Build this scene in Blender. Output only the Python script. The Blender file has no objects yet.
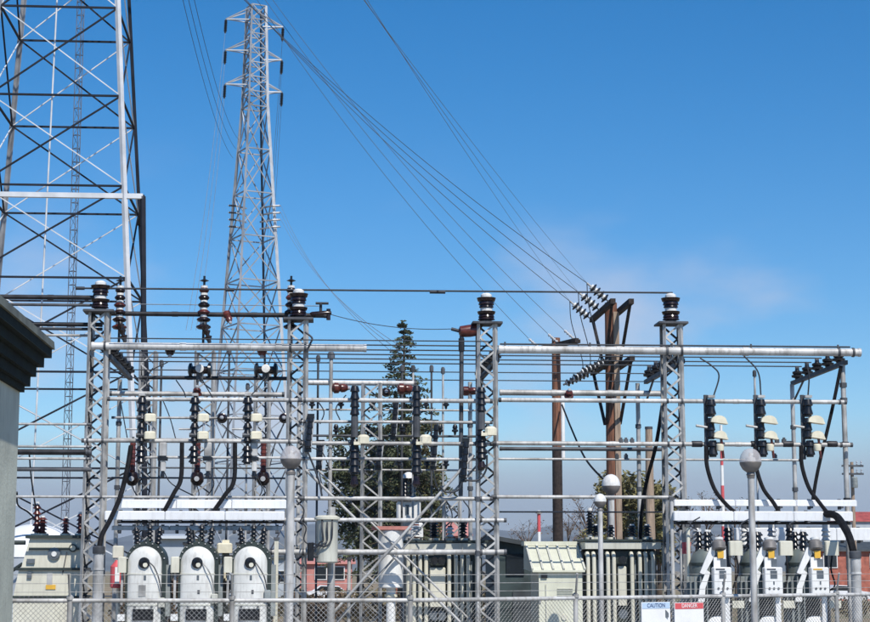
import bpy, math, random
from mathutils import Vector, Matrix, Euler
random.seed(7)
SC = bpy.context.scene
COL = SC.collection
R = math.radians

# ------------------------------------------------------------------ camera
FPX, PW, PH = 1750.0, 870.0, 622.0
CAMZ = 2.6
cam_d = bpy.data.cameras.new('camera')
cam = bpy.data.objects.new('camera', cam_d)
COL.objects.link(cam)
cam.location = (0, 0, CAMZ)
cam.rotation_euler = (R(90 + 8.42), 0, R(-3.86))
cam_d.sensor_width = 36.0
cam_d.lens = 36.0 * FPX / PW
cam_d.clip_start = 0.1
cam_d.clip_end = 20000
SC.camera = cam
CAMR = Euler(cam.rotation_euler).to_matrix()

# ------------------------------------------------------------------ sky and sun
SUN_EL, SUN_AZ = 50.0, 20.0        # azimuth: turned from straight behind the yard's front towards +X
sun_vec = Vector((math.sin(R(SUN_AZ)) * math.cos(R(SUN_EL)), -math.cos(R(SUN_AZ)) * math.cos(R(SUN_EL)), math.sin(R(SUN_EL))))
W = bpy.data.worlds.new('World')
SC.world = W
W.use_nodes = True
wn, wl = W.node_tree.nodes, W.node_tree.links
wn.clear()
w_out = wn.new('ShaderNodeOutputWorld')
w_bg = wn.new('ShaderNodeBackground')
w_sky = wn.new('ShaderNodeTexSky')
w_sky.sky_type = 'NISHITA'
w_sky.sun_disc = False
w_sky.sun_elevation = R(SUN_EL)
w_sky.sun_rotation = R(180 - SUN_AZ)
w_sky.air_density = 0.9
w_sky.dust_density = 0.1
w_sky.ozone_density = 3.5
w_bg.inputs['Strength'].default_value = 0.132
# thin, soft clouds low over the horizon all the way round
w_tc = wn.new('ShaderNodeTexCoord')
w_map = wn.new('ShaderNodeMapping')
w_map.inputs['Scale'].default_value = (5.5, 5.5, 11.0)
w_map.inputs['Location'].default_value = (4.0, 1.0, 3.05)
w_noi = wn.new('ShaderNodeTexNoise')
w_noi.inputs['Scale'].default_value = 1.0
w_noi.inputs['Detail'].default_value = 5.0
w_noi.inputs['Roughness'].default_value = 0.5
w_rmp = wn.new('ShaderNodeMapRange')
w_rmp.interpolation_type = 'SMOOTHSTEP'
w_rmp.inputs['From Min'].default_value = 0.50
w_rmp.inputs['From Max'].default_value = 0.72
w_sep = wn.new('ShaderNodeSeparateXYZ')
w_el = wn.new('ShaderNodeMapRange')
w_el.interpolation_type = 'SMOOTHSTEP'
w_el.inputs['From Min'].default_value = 0.25
w_el.inputs['From Max'].default_value = 0.10
w_mul = wn.new('ShaderNodeMath'); w_mul.operation = 'MULTIPLY'
w_mu2 = wn.new('ShaderNodeMath'); w_mu2.operation = 'MULTIPLY'
w_mu2.inputs[1].default_value = 0.8
w_mix = wn.new('ShaderNodeMix'); w_mix.data_type = 'RGBA'
w_mix.inputs['B'].default_value = (5.1, 5.2, 6.0, 1)
w_hs = wn.new('ShaderNodeHueSaturation')
w_hs.inputs['Saturation'].default_value = 1.40
wl.new(w_tc.outputs['Generated'], w_map.inputs['Vector'])
wl.new(w_map.outputs['Vector'], w_noi.inputs['Vector'])
wl.new(w_noi.outputs['Fac'], w_rmp.inputs['Value'])
wl.new(w_tc.outputs['Generated'], w_sep.inputs['Vector'])
wl.new(w_sep.outputs['Z'], w_el.inputs['Value'])
wl.new(w_rmp.outputs['Result'], w_mul.inputs[0])
wl.new(w_el.outputs['Result'], w_mul.inputs[1])
wl.new(w_mul.outputs[0], w_mu2.inputs[0])
wl.new(w_mu2.outputs[0], w_mix.inputs['Factor'])
wl.new(w_sky.outputs['Color'], w_hs.inputs['Color'])
wl.new(w_hs.outputs['Color'], w_mix.inputs['A'])
# lilac-grey cloud bank lying on the horizon
w_bank = wn.new('ShaderNodeMapRange'); w_bank.interpolation_type = 'SMOOTHSTEP'
w_bank.inputs['From Min'].default_value = 0.082
w_bank.inputs['From Max'].default_value = 0.042
w_bank.inputs['To Max'].default_value = 0.9
w_bn = wn.new('ShaderNodeMath'); w_bn.operation = 'MULTIPLY_ADD'
w_bn.inputs[1].default_value = 0.05
wl.new(w_noi.outputs['Fac'], w_bn.inputs[0]); 
w_bs = wn.new('ShaderNodeMath'); w_bs.operation = 'SUBTRACT'; w_bs.inputs[1].default_value = -0.0
wl.new(w_sep.outputs['Z'], w_bn.inputs[2]); wl.new(w_bn.outputs[0], w_bs.inputs[0]); w_bs.inputs[1].default_value = 0.025
wl.new(w_bs.outputs[0], w_bank.inputs['Value'])
w_mixb = wn.new('ShaderNodeMix'); w_mixb.data_type = 'RGBA'
w_mixb.inputs['B'].default_value = (3.2, 3.75, 4.7, 1)
wl.new(w_bank.outputs['Result'], w_mixb.inputs['Factor'])
wl.new(w_mix.outputs['Result'], w_mixb.inputs['A'])
wl.new(w_mixb.outputs['Result'], w_bg.inputs['Color'])
wl.new(w_bg.outputs['Background'], w_out.inputs['Surface'])

sun_d = bpy.data.lights.new('sun', 'SUN')
sun_d.energy = 5.0
sun_d.angle = R(0.53)
sun_d.color = (1.0, 0.95, 0.87)
sun = bpy.data.objects.new('sun', sun_d)
COL.objects.link(sun)
sun.location = (10, -20, 40)
sun.rotation_euler = (-sun_vec).to_track_quat('-Z', 'Y').to_euler()

vs = SC.view_settings
vs.view_transform = 'Standard'
vs.look = 'None'
vs.exposure = 0.0
vs.gamma = 1.0
vs.use_curve_mapping = False
SC.cycles.use_denoising = True
SC.cycles.max_bounces = 6
SC.cycles.transparent_max_bounces = 12
SC.cycles.volume_bounces = 0
SC.render.film_transparent = False

# ------------------------------------------------------------------ materials
MATS = {}
def mat(name, col, rough=0.6, metal=0.0, var=0.15, scale=3.0, bump=0.0, bscale=30.0, col2=None, grime=0.0, spec=0.5, stretch=None):
    m = bpy.data.materials.new(name)
    m.use_nodes = True
    nt = m.node_tree
    b = nt.nodes['Principled BSDF']
    geo = nt.nodes.new('ShaderNodeNewGeometry')
    pos = geo.outputs['Position']
    if stretch:
        mp = nt.nodes.new('ShaderNodeMapping')
        mp.inputs['Scale'].default_value = stretch
        nt.links.new(pos, mp.inputs['Vector']); pos = mp.outputs['Vector']
    n = nt.nodes.new('ShaderNodeTexNoise')
    n.inputs['Scale'].default_value = scale
    n.inputs['Detail'].default_value = 5
    nt.links.new(pos, n.inputs['Vector'])
    rmp = nt.nodes.new('ShaderNodeValToRGB')
    c2 = col2 or tuple(max(0, c * (1 - 2 * var)) for c in col)
    c1 = tuple(min(1, c * (1 + var * 0.6)) for c in col)
    rmp.color_ramp.elements[0].position = 0.32
    rmp.color_ramp.elements[0].color = (*c2, 1)
    rmp.color_ramp.elements[1].position = 0.62
    rmp.color_ramp.elements[1].color = (*c1, 1)
    nt.links.new(n.outputs['Fac'], rmp.inputs['Fac'])
    out = rmp.outputs['Color']
    if grime:
        n2 = nt.nodes.new('ShaderNodeTexNoise')
        n2.inputs['Scale'].default_value = 9
        n2.inputs['Detail'].default_value = 8
        mp2 = nt.nodes.new('ShaderNodeMapping')
        mp2.inputs['Scale'].default_value = (1.6, 1.6, 0.25)
        nt.links.new(geo.outputs['Position'], mp2.inputs['Vector'])
        nt.links.new(mp2.outputs['Vector'], n2.inputs['Vector'])
        r2 = nt.nodes.new('ShaderNodeMapRange')
        r2.inputs['From Min'].default_value = 0.5
        r2.inputs['From Max'].default_value = 0.72
        r2.inputs['To Max'].default_value = grime
        nt.links.new(n2.outputs['Fac'], r2.inputs['Value'])
        mx = nt.nodes.new('ShaderNodeMix'); mx.data_type = 'RGBA'
        mx.inputs['B'].default_value = (0.13, 0.10, 0.07, 1)
        nt.links.new(r2.outputs['Result'], mx.inputs['Factor'])
        nt.links.new(out, mx.inputs['A'])
        out = mx.outputs['Result']
    nt.links.new(out, b.inputs['Base Color'])
    b.inputs['Roughness'].default_value = rough
    b.inputs['Metallic'].default_value = metal
    b.inputs['Specular IOR Level'].default_value = spec
    if bump:
        bn = nt.nodes.new('ShaderNodeTexNoise')
        bn.inputs['Scale'].default_value = bscale
        bn.inputs['Detail'].default_value = 4
        nt.links.new(pos, bn.inputs['Vector'])
        bp = nt.nodes.new('ShaderNodeBump')
        bp.inputs['Strength'].default_value = bump
        bp.inputs['Distance'].default_value = 0.02
        nt.links.new(bn.outputs['Fac'], bp.inputs['Height'])
        nt.links.new(bp.outputs['Normal'], b.inputs['Normal'])
    MATS[name] = m
    return m

mat('galv', (0.47, 0.465, 0.45), 0.55, 0.2, 0.24, 2.2, grime=0.4)
mat('galv_light', (0.56, 0.555, 0.54), 0.55, 0.1, 0.2, 1.6, grime=0.5)
mat('shell_white', (0.70, 0.70, 0.665), 0.45, 0.0, 0.10, 1.8, grime=0.32)
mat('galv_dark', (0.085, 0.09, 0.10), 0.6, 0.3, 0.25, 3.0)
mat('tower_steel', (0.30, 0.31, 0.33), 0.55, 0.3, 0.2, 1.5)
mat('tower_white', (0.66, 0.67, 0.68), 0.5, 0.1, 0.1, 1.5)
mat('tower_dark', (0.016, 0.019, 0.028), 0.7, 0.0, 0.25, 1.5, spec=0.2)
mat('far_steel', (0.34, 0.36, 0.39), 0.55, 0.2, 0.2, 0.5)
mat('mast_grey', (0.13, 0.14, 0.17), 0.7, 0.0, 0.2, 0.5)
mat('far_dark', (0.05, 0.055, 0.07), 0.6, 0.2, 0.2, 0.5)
mat('copper_bus', (0.026, 0.026, 0.030), 0.5, 0.3, 0.3, 6.0)
mat('wire', (0.035, 0.04, 0.05), 0.6, 0.2, 0.2, 4.0)
mat('wire_light', (0.24, 0.26, 0.29), 0.6, 0.2, 0.2, 4.0)
mat('brown_porc', (0.020, 0.010, 0.009), 0.22, 0.0, 0.35, 9.0)
mat('red_porc', (0.115, 0.028, 0.020), 0.28, 0.0, 0.3, 9.0)
mat('black_porc', (0.013, 0.013, 0.015), 0.3, 0.0, 0.3, 9.0)
mat('grey_porc', (0.40, 0.42, 0.45), 0.25, 0.0, 0.12, 9.0)
mat('cap_white', (0.72, 0.72, 0.70), 0.5, 0.0, 0.1, 12.0)
mat('cream', (0.74, 0.69, 0.53), 0.45, 0.0, 0.06, 6.0, grime=0.12)
mat('white_paint', (0.80, 0.80, 0.78), 0.4, 0.0, 0.04, 3.0, grime=0.14)
mat('duct_white', (0.80, 0.81, 0.82), 0.4, 0.0, 0.04, 2.0, grime=0.13)
mat('equip', (0.56, 0.56, 0.49), 0.5, 0.0, 0.06, 2.0, grime=0.22)
mat('equip_pale', (0.66, 0.64, 0.53), 0.5, 0.0, 0.06, 2.0, grime=0.18)
mat('equip_green', (0.03, 0.042, 0.038), 0.5, 0.0, 0.2, 4.0)
mat('equip_grey', (0.27, 0.30, 0.30), 0.5, 0.0, 0.15, 4.0, grime=0.2)
mat('cabinet_cream', (0.66, 0.66, 0.53), 0.5, 0.0, 0.05, 2.0, grime=0.1)
mat('rubber', (0.009, 0.009, 0.011), 0.75, 0.0, 0.3, 10.0, spec=0.2)
mat('equip_mid', (0.13, 0.155, 0.145), 0.45, 0.0, 0.12, 4.0, grime=0.2)
mat('wood_pole', (0.22, 0.095, 0.055), 0.85, 0.0, 0.3, 3.0, 0.4, 20, stretch=(9, 9, 0.6))
mat('wood_pale', (0.36, 0.27, 0.20), 0.85, 0.0, 0.2, 3.0, 0.4, 20, stretch=(9, 9, 0.6))
mat('wood_dark', (0.035, 0.024, 0.02), 0.85, 0.0, 0.3, 3.0, 0.4, 20, stretch=(4, 4, 4))
mat('plaster', (0.55, 0.57, 0.48), 0.85, 0.0, 0.10, 1.2, 0.3, 25, grime=0.2)
mat('cornice_green', (0.008, 0.015, 0.013), 0.8, 0.0, 0.2, 3.0, 0.2, 20, spec=0.15)  # dark green, deepened further so the cornice shade sits in the colour
mat('cornice_edge', (0.16, 0.17, 0.14), 0.7, 0.0, 0.2, 3.0)
mat('brick_red', (0.40, 0.13, 0.09), 0.85, 0.0, 0.2, 2.0)
mat('pink_render', (0.52, 0.22, 0.19), 0.85, 0.0, 0.12, 1.0)
mat('roof_dark', (0.05, 0.06, 0.065), 0.8, 0.0, 0.2, 2.0)
mat('roof_red', (0.36, 0.07, 0.06), 0.8, 0.0, 0.2, 1.0)
mat('shed_green', (0.035, 0.055, 0.055), 0.7, 0.0, 0.2, 2.0)
mat('siding', (0.42, 0.46, 0.50), 0.6, 0.0, 0.08, 1.0)
mat('glass_dark', (0.02, 0.025, 0.03), 0.08, 0.0, 0.1, 1.0)
mat('car_white', (0.75, 0.76, 0.78), 0.25, 0.0, 0.02, 1.0)
mat('car_red', (0.42, 0.03, 0.03), 0.25, 0.0, 0.05, 1.0)
mat('concrete', (0.40, 0.39, 0.37), 0.9, 0.0, 0.12, 2.0, 0.3, 30)
mat('sign_white', (0.80, 0.80, 0.80), 0.5, 0.0, 0.03, 4.0)
mat('sign_blue', (0.45, 0.58, 0.74), 0.5, 0.0, 0.03, 4.0)
mat('sign_ink', (0.06, 0.10, 0.22), 0.5, 0.0, 0.03, 4.0)
mat('sign_red', (0.62, 0.10, 0.11), 0.5, 0.0, 0.05, 4.0)
mat('lamp_grey', (0.20, 0.185, 0.175), 0.5, 0.2, 0.15, 6.0)
mat('yellow_label', (0.72, 0.42, 0.05), 0.5, 0.0, 0.05, 6.0)
mat('screen_grey', (0.12, 0.14, 0.16), 0.3, 0.0, 0.1, 8.0)
mat('bark', (0.10, 0.075, 0.055), 0.9, 0.0, 0.25, 4.0)
mat('twig', (0.17, 0.13, 0.11), 0.9, 0.0, 0.25, 3.0)
mat('needles', (0.078, 0.092, 0.042), 0.7, 0.0, 0.35, 0.9)
mat('needles_olive', (0.12, 0.11, 0.04), 0.7, 0.0, 0.35, 0.8)
mat('leaf_autumn', (0.20, 0.18, 0.07), 0.75, 0.0, 0.3, 0.7)
mat('leaf_brown', (0.15, 0.10, 0.06), 0.8, 0.0, 0.3, 0.6)
mat('scrub', (0.16, 0.13, 0.07), 0.85, 0.0, 0.35, 0.4)
mat('hill', (0.13, 0.135, 0.115), 0.95, 0.0, 0.3, 0.006)
mat('gravel', (0.30, 0.29, 0.27), 0.95, 0.0, 0.2, 1.5, 0.5, 40)
mat('field', (0.24, 0.18, 0.11), 0.95, 0.0, 0.2, 0.05, 0.4, 4, col2=(0.14, 0.13, 0.06))
mat('asphalt', (0.055, 0.055, 0.057), 0.9, 0.0, 0.15, 1.0, 0.3, 40)
# clear globe of the lamps
g = mat('globe_glass', (0.60, 0.57, 0.57), 0.12, 0.0, 0.05, 5.0)
gb = g.node_tree.nodes['Principled BSDF']
gb.inputs['Alpha'].default_value = 0.5
gb.inputs['Roughness'].default_value = 0.3
gb.inputs['IOR'].default_value = 1.2

# ------------------------------------------------------------------ helpers
def at(px, py, Y):
    d = CAMR @ Vector(((px - PW / 2) / FPX, (PH / 2 - py) / FPX, -1))
    t = Y / d.y
    return Vector((0, 0, CAMZ)) + d * t
def X(px, Y, py=450): return at(px, py, Y).x
def Z(py, Y, px=435): return at(px, py, Y).z
def S(Y): return Y / FPX            # metres per photo pixel at depth Y

def tag(o, label, cat, group=None, kind=None):
    if label: o['label'] = label
    if cat: o['category'] = cat
    if group: o['group'] = group
    if kind: o['kind'] = kind
    return o
def thing(name, loc, label, cat, group=None):
    o = bpy.data.objects.new(name, None)
    o.empty_display_size = 0.2
    COL.objects.link(o)
    o.location = loc
    return tag(o, label, cat, group)
def org(o):                          # world origin of a thing or part (translations only)
    v = Vector((0, 0, 0))
    while o is not None:
        v = v + Vector(o.location); o = o.parent
    return v
def copy_tree(o, parent=None):
    c = o.copy(); COL.objects.link(c); c.parent = parent
    for ch in list(o.children): copy_tree(ch, c)
    return c

class MB:
    def __init__(s): s.v = []; s.f = []
    def add(s, vs_, fs_):
        n = len(s.v); s.v += [Vector(v) for v in vs_]; s.f += [tuple(i + n for i in f) for f in fs_]
        return s
    def box(s, c, d, rz=0.0, M=None):
        hx, hy, hz = d[0] / 2, d[1] / 2, d[2] / 2
        p = [(-hx, -hy, -hz), (hx, -hy, -hz), (hx, hy, -hz), (-hx, hy, -hz), (-hx, -hy, hz), (hx, -hy, hz), (hx, hy, hz), (-hx, hy, hz)]
        m = M if M is not None else Matrix.Rotation(rz, 3, 'Z')
        return s.add([Vector(c) + m @ Vector(q) for q in p], [(3, 2, 1, 0), (4, 5, 6, 7), (0, 1, 5, 4), (1, 2, 6, 5), (2, 3, 7, 6), (3, 0, 4, 7)])
    def cham(s, c, d, b):            # box with chamfered vertical and top edges
        hx, hy, hz = d[0] / 2, d[1] / 2, d[2] / 2
        def ring(ix, iy, z):
            return [(-ix + b, -iy, z), (ix - b, -iy, z), (ix, -iy + b, z), (ix, iy - b, z), (ix - b, iy, z), (-ix + b, iy, z), (-ix, iy - b, z), (-ix, -iy + b, z)]
        rings = [ring(hx, hy, -hz), ring(hx, hy, hz - b), ring(hx - b, hy - b, hz)]
        vs_ = [Vector(c) + Vector(q) for r in rings for q in r]
        fs_ = [tuple(range(7, -1, -1)), tuple(range(16, 24))]
        for k in range(2):
            for i in range(8):
                j = (i + 1) % 8
                fs_.append((k * 8 + i, k * 8 + j, k * 8 + 8 + j, k * 8 + 8 + i))
        return s.add(vs_, fs_)
    def tube(s, pts, r, n=6, cap=True):
        pts = [Vector(p) for p in pts]
        rs = r if isinstance(r, (list, tuple)) else [r] * len(pts)
        up = None; vs_ = []; fs_ = []
        for i, p in enumerate(pts):
            t = (pts[min(i + 1, len(pts) - 1)] - pts[max(i - 1, 0)]).normalized()
            if up is None:
                a = Vector((0, 0, 1)) if abs(t.z) < 0.9 else Vector((1, 0, 0))
                up = t.cross(a).normalized()
            up = (up - t * up.dot(t)).normalized()
            w = t.cross(up)
            for k in range(n):
                a = 2 * math.pi * k / n
                vs_.append(p + (up * math.cos(a) + w * math.sin(a)) * rs[i])
        for i in range(len(pts) - 1):
            for k in range(n):
                j = (k + 1) % n
                fs_.append((i * n + k, i * n + j, (i + 1) * n + j, (i + 1) * n + k))
        if cap:
            fs_.append(tuple(range(n - 1, -1, -1))); fs_.append(tuple((len(pts) - 1) * n + k for k in range(n)))
        return s.add(vs_, fs_)
    def lathe(s, prof, o=(0, 0, 0), axis=(0, 0, 1), n=14):   # prof: (radius, height)
        ax = Vector(axis).normalized()
        a = Vector((1, 0, 0)) if abs(ax.x) < 0.9 else Vector((0, 1, 0))
        u = ax.cross(a).normalized(); w = ax.cross(u)
        vs_ = []; fs_ = []
        for r, h in prof:
            for k in range(n):
                t = 2 * math.pi * k / n
                vs_.append(Vector(o) + ax * h + (u * math.cos(t) + w * math.sin(t)) * r)
        for i in range(len(prof) - 1):
            for k in range(n):
                j = (k + 1) % n
                fs_.append((i * n + k, i * n + j, (i + 1) * n + j, (i + 1) * n + k))
        fs_.append(tuple(range(n - 1, -1, -1))); fs_.append(tuple((len(prof) - 1) * n + k for k in range(n)))
        return s.add(vs_, fs_)
    def prism(s, poly, y0, y1, o=(0, 0, 0)):                 # polygon in XZ extruded along Y
        n = len(poly)
        vs_ = [Vector(o) + Vector((x, y0, z)) for x, z in poly] + [Vector(o) + Vector((x, y1, z)) for x, z in poly]
        fs_ = [tuple(range(n)), tuple(range(2 * n - 1, n - 1, -1))]
        for i in range(n):
            j = (i + 1) % n
            fs_.append((j, i, n + i, n + j))
        return s.add(vs_, fs_)
    def prismx(s, poly, x0, x1, o=(0, 0, 0)):                # polygon in YZ extruded along X
        n = len(poly)
        vs_ = [Vector(o) + Vector((x0, y, z)) for y, z in poly] + [Vector(o) + Vector((x1, y, z)) for y, z in poly]
        fs_ = [tuple(range(n - 1, -1, -1)), tuple(range(n, 2 * n))]
        for i in range(n):
            j = (i + 1) % n
            fs_.append((i, j, n + j, n + i))
        return s.add(vs_, fs_)
    def build(s, name, m, parent=None, smooth=True, loc=None, label=None, cat=None, group=None, kind=None):
        base = org(parent) if parent is not None else Vector((0, 0, 0))
        if parent is None and loc is None:
            xs = [v.x for v in s.v]; ys = [v.y for v in s.v]; zs = [v.z for v in s.v]
            loc = Vector(((min(xs) + max(xs)) / 2, (min(ys) + max(ys)) / 2, min(zs)))
        o_ = Vector(loc) if loc is not None else base
        me = bpy.data.meshes.new(name)
        me.from_pydata([v - o_ for v in s.v], [], s.f)
        me.materials.append(MATS[m])
        if smooth:
            me.polygons.foreach_set('use_smooth', [True] * len(me.polygons))
            me.set_sharp_from_angle(angle=R(35))
        me.update()
        o = bpy.data.objects.new(name, me)
        COL.objects.link(o)
        o.parent = parent
        o.location = o_ - base
        return tag(o, label, cat, group, kind)

UNIT = {}
def unit(shape, m):
    k = (shape, m)
    if k not in UNIT:
        b = MB()
        if shape == 'tube':
            b.lathe([(1, 0), (1, 1)], n=10)
        elif shape == 'tube6':
            b.lathe([(1, 0), (1, 1)], n=6)
        elif shape == 'box':
            b.box((0, 0, 0.5), (2, 2, 1))
        elif shape == 'angle':
            p = [(-1, -1), (1, -1), (1, -0.72), (-0.72, -0.72), (-0.72, 1), (-1, 1)]
            n = 6
            b.add([(x, y, 0) for x, y in p] + [(x, y, 1) for x, y in p],
                  [(5, 4, 3, 2, 1, 0), (6, 7, 8, 9, 10, 11)] + [(i, (i + 1) % n, n + (i + 1) % n, n + i) for i in range(n)])
        me = bpy.data.meshes.new(shape + '_bar')
        me.from_pydata(b.v, [], b.f)
        me.materials.append(MATS[m])
        if shape.startswith('tube'):
            me.polygons.foreach_set('use_smooth', [True] * len(me.polygons))
            me.set_sharp_from_angle(angle=R(70))
        UNIT[k] = me
    return UNIT[k]
def bar(name, p, q, r, m, parent=None, shape='tube', up=None, label=None, cat=None, group=None):
    p, q = Vector(p), Vector(q)
    d = q - p
    L = d.length
    rot = d.to_track_quat('Z', 'Y').to_matrix()
    if up is not None:
        z = d.normalized(); x = Vector(up).cross(z).normalized(); y = z.cross(x)
        rot = Matrix((x, y, z)).transposed()
    base = org(parent) if parent is not None else Vector((0, 0, 0))
    o = bpy.data.objects.new(name, unit(shape, m))
    COL.objects.link(o)
    o.parent = parent
    o.matrix_basis = Matrix.Translation(p - base) @ rot.to_4x4() @ Matrix.Diagonal((r, r, L, 1))
    return tag(o, label, cat, group)
def spline(pts, n=8):
    P = [Vector(p) for p in pts]
    P = [P[0] * 2 - P[1]] + P + [P[-1] * 2 - P[-2]]
    out = []
    for i in range(1, len(P) - 2):
        a, b, c, d = P[i - 1:i + 3]
        for k in range(n):
            t = k / n
            out.append(0.5 * ((2 * b) + (c - a) * t + (2 * a - 5 * b + 4 * c - d) * t * t + (3 * b - a - 3 * c + d) * t ** 3))
    out.append(P[-2])
    return out
def cable(name, pts, r, m, label, cat='cable', group=None, n=8, sides=8):
    return MB().tube(spline(pts, n), r, sides).build(name, m, label=label, cat=cat, group=group)
def span(name, p, q, sag, r, m, label, cat='power line', group=None, n=24, parent=None):
    p, q = Vector(p), Vector(q)
    pts = []
    for i in range(n + 1):
        t = i / n
        v = p.lerp(q, t); v.z -= sag * 4 * t * (1 - t); pts.append(v)
    if parent is not None:
        return MB().tube(pts, r, 5).build(name, m, parent)
    return MB().tube(pts, r, 5).build(name, m, label=label, cat=cat, group=group)
def hbar(px0, px1, py, Y, r, m, label, group=None, name='steel_pipe', cat='pipe', z=None, shape='tube'):
    zz = Z(py, Y, (px0 + px1) / 2) if z is None else z
    xa, xb = X(px0, Y, py), X(px1, Y, py)
    t = thing(name, ((xa + xb) / 2, Y, zz - r), label, cat, group)
    bar('tube', (xa, Y, zz), (xb, Y, zz), r, m, t, shape)
    if abs(Y - 39.77) < 0.15 and r > 0.025:
        for cx in CX + [X(843, 40.0, 380)]:
            for dx in (-0.17, 0.17):
                if xa + 0.05 < cx + dx < xb - 0.05:
                    bar('u_bolt', (cx + dx - 0.025, Y, zz), (cx + dx + 0.025, Y, zz), r * 1.22, 'galv_dark', t)
    for xe, sg in ((xa, 1), (xb, -1)):
        bar('end_cap', (xe - sg * 0.012, Y, zz), (xe + sg * 0.05, Y, zz), r * 1.1, 'galv_dark' if r < 0.07 else m, t)
    L_ = xb - xa
    if r > 0.04 and L_ > 3:
        for f in (0.33, 0.68):
            bar('coupling', (xa + L_ * f - 0.07, Y, zz), (xa + L_ * f + 0.07, Y, zz), r * 1.12, m, t)
    return t

# sheds of a porcelain insulator as a lathe profile
def sheds(L, r, n, core=0.5, taper=1.0):
    pr = [(r * core, 0)]
    st = L / n
    for i in range(n):
        k = 1 + (taper - 1) * i / max(1, n - 1)
        h = i * st
        pr += [(r * core, h + st * 0.18), (r * k, h + st * 0.30), (r * k * 0.97, h + st * 0.42), (r * core * 1.1, h + st * 0.82)]
    pr += [(r * core, L)]
    return pr
def insulator(parent, p, axis, L, r, n, m='brown_porc', cap='cap_white', name='insulator', taper=1.0, seg=14, capr=0.55):
    o = MB().lathe(sheds(L * 0.84, r, n, taper=taper), Vector(p) + Vector(axis).normalized() * L * 0.08, axis, seg).build(name, m, parent)
    if cap:
        MB().lathe([(r * capr, 0), (r * capr, L * 0.1)], p, axis, 10).build('end_fitting', cap, o)
        MB().lathe([(r * capr, L * 0.9), (r * capr * 0.9, L)], p, axis, 10).build('end_fitting', cap, o)
    return o

def lattice(root, cx, cy, z0, z1, w0, w1, n, leg_r, br_r, m='galv', mb=None, rot=0.0, xbr=False, horiz=True, shape='angle', faces=(0, 1, 2, 3), brname='brace', legm=None, horm=None, inner=None):
    mb = mb or m
    legm = legm or [m] * 4
    def corner(i, z):
        t = (z - z0) / (z1 - z0)
        w = (w0 + (w1 - w0) * t) / 2
        a = rot + math.pi / 4 + i * math.pi / 2 + math.pi      # 0 = front left, 1 = front right, 2 = back right, 3 = back left
        return Vector((cx + math.cos(a) * w * math.sqrt(2), cy + math.sin(a) * w * math.sqrt(2), z))
    for i in range(4):
        c0, c1 = corner(i, z0), corner(i, z1)
        inward = Vector((cx, cy, (z0 + z1) / 2)) - (c0 + c1) / 2
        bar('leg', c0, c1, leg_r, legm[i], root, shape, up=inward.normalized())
    for k in range(n):
        za = z0 + (z1 - z0) * k / n; zb = z0 + (z1 - z0) * (k + 1) / n
        for f in faces:
            a0, a1 = corner(f, za), corner((f + 1) % 4, za)
            b0, b1 = corner(f, zb), corner((f + 1) % 4, zb)
            if horiz: bar('strut', b0, b1, br_r, horm or mb, root, 'box')
            mm = mb if isinstance(mb, str) else mb[0]
            if inner and f in (1, 2, 3): mm = inner  # side and back braces darker: shade inside the column put into the colour
            if xbr:
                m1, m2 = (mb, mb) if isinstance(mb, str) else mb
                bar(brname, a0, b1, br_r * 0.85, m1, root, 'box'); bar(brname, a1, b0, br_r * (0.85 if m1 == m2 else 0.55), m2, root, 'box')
            else:
                if (k + f) % 2: bar(brname, a0, b1, br_r, mm, root, 'box')
                else: bar(brname, a1, b0, br_r, mm, root, 'box')
    return corner

# =================================================================== SETTING
YF, YB = 40.0, 44.4
gm = MB()
gm.add([(-7000, -300, 0), (7000, -300, 0), (7000, 7600, 0), (-7000, 7600, 0)], [(0, 1, 2, 3)])
gm.build('ground', 'field', smooth=False, kind='structure', loc=(0, 0, 0))
MB().add([(-26, 24, 0.006), (24, 24, 0.006), (24, 62, 0.006), (-26, 62, 0.006)], [(0, 1, 2, 3)]).build('yard_ground', 'gravel', smooth=False, kind='structure', loc=(0, 0, 0))
MB().add([(-300, 175, 0.006), (300, 175, 0.006), (300, 183, 0.006), (-300, 183, 0.006)], [(0, 1, 2, 3)]).build('road', 'asphalt', smooth=False, kind='structure', loc=(0, 0, 0))

def hills(name, Y0, depth, hfun, seed):
    rnd = random.Random(seed)
    ph = [rnd.uniform(0, 6.28) for _ in range(8)]
    nx, ny = 150, 10
    v, f = [], []
    for j in range(ny + 1):
        t = j / ny
        env = math.sin(min(1, t * 1.25) * math.pi / 2) if t < 0.8 else math.cos((t - 0.8) / 0.2 * math.pi / 2)
        for i in range(nx + 1):
            x = -4400 + 8800 * i / nx
            h = hfun(x) + 14 * math.sin(x / 210 + ph[0] + t) + 9 * math.sin(x / 96 + ph[1] + 2 * t) + 5 * math.sin(x / 41 + ph[2] - t) + rnd.uniform(-2, 2)
            v.append((x, Y0 + depth * t, max(0, h) * env - 1))
    for j in range(ny):
        for i in range(nx):
            a = j * (nx + 1) + i
            f.append((a, a + 1, a + nx + 2, a + nx + 1))
    MB().add(v, f).build(name, 'hill', kind='structure', loc=(0, Y0, 0))
hills('hills', 4200, 1600, lambda x: 122 + 24 * math.sin(x / 700 + 0.6), 3)

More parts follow.
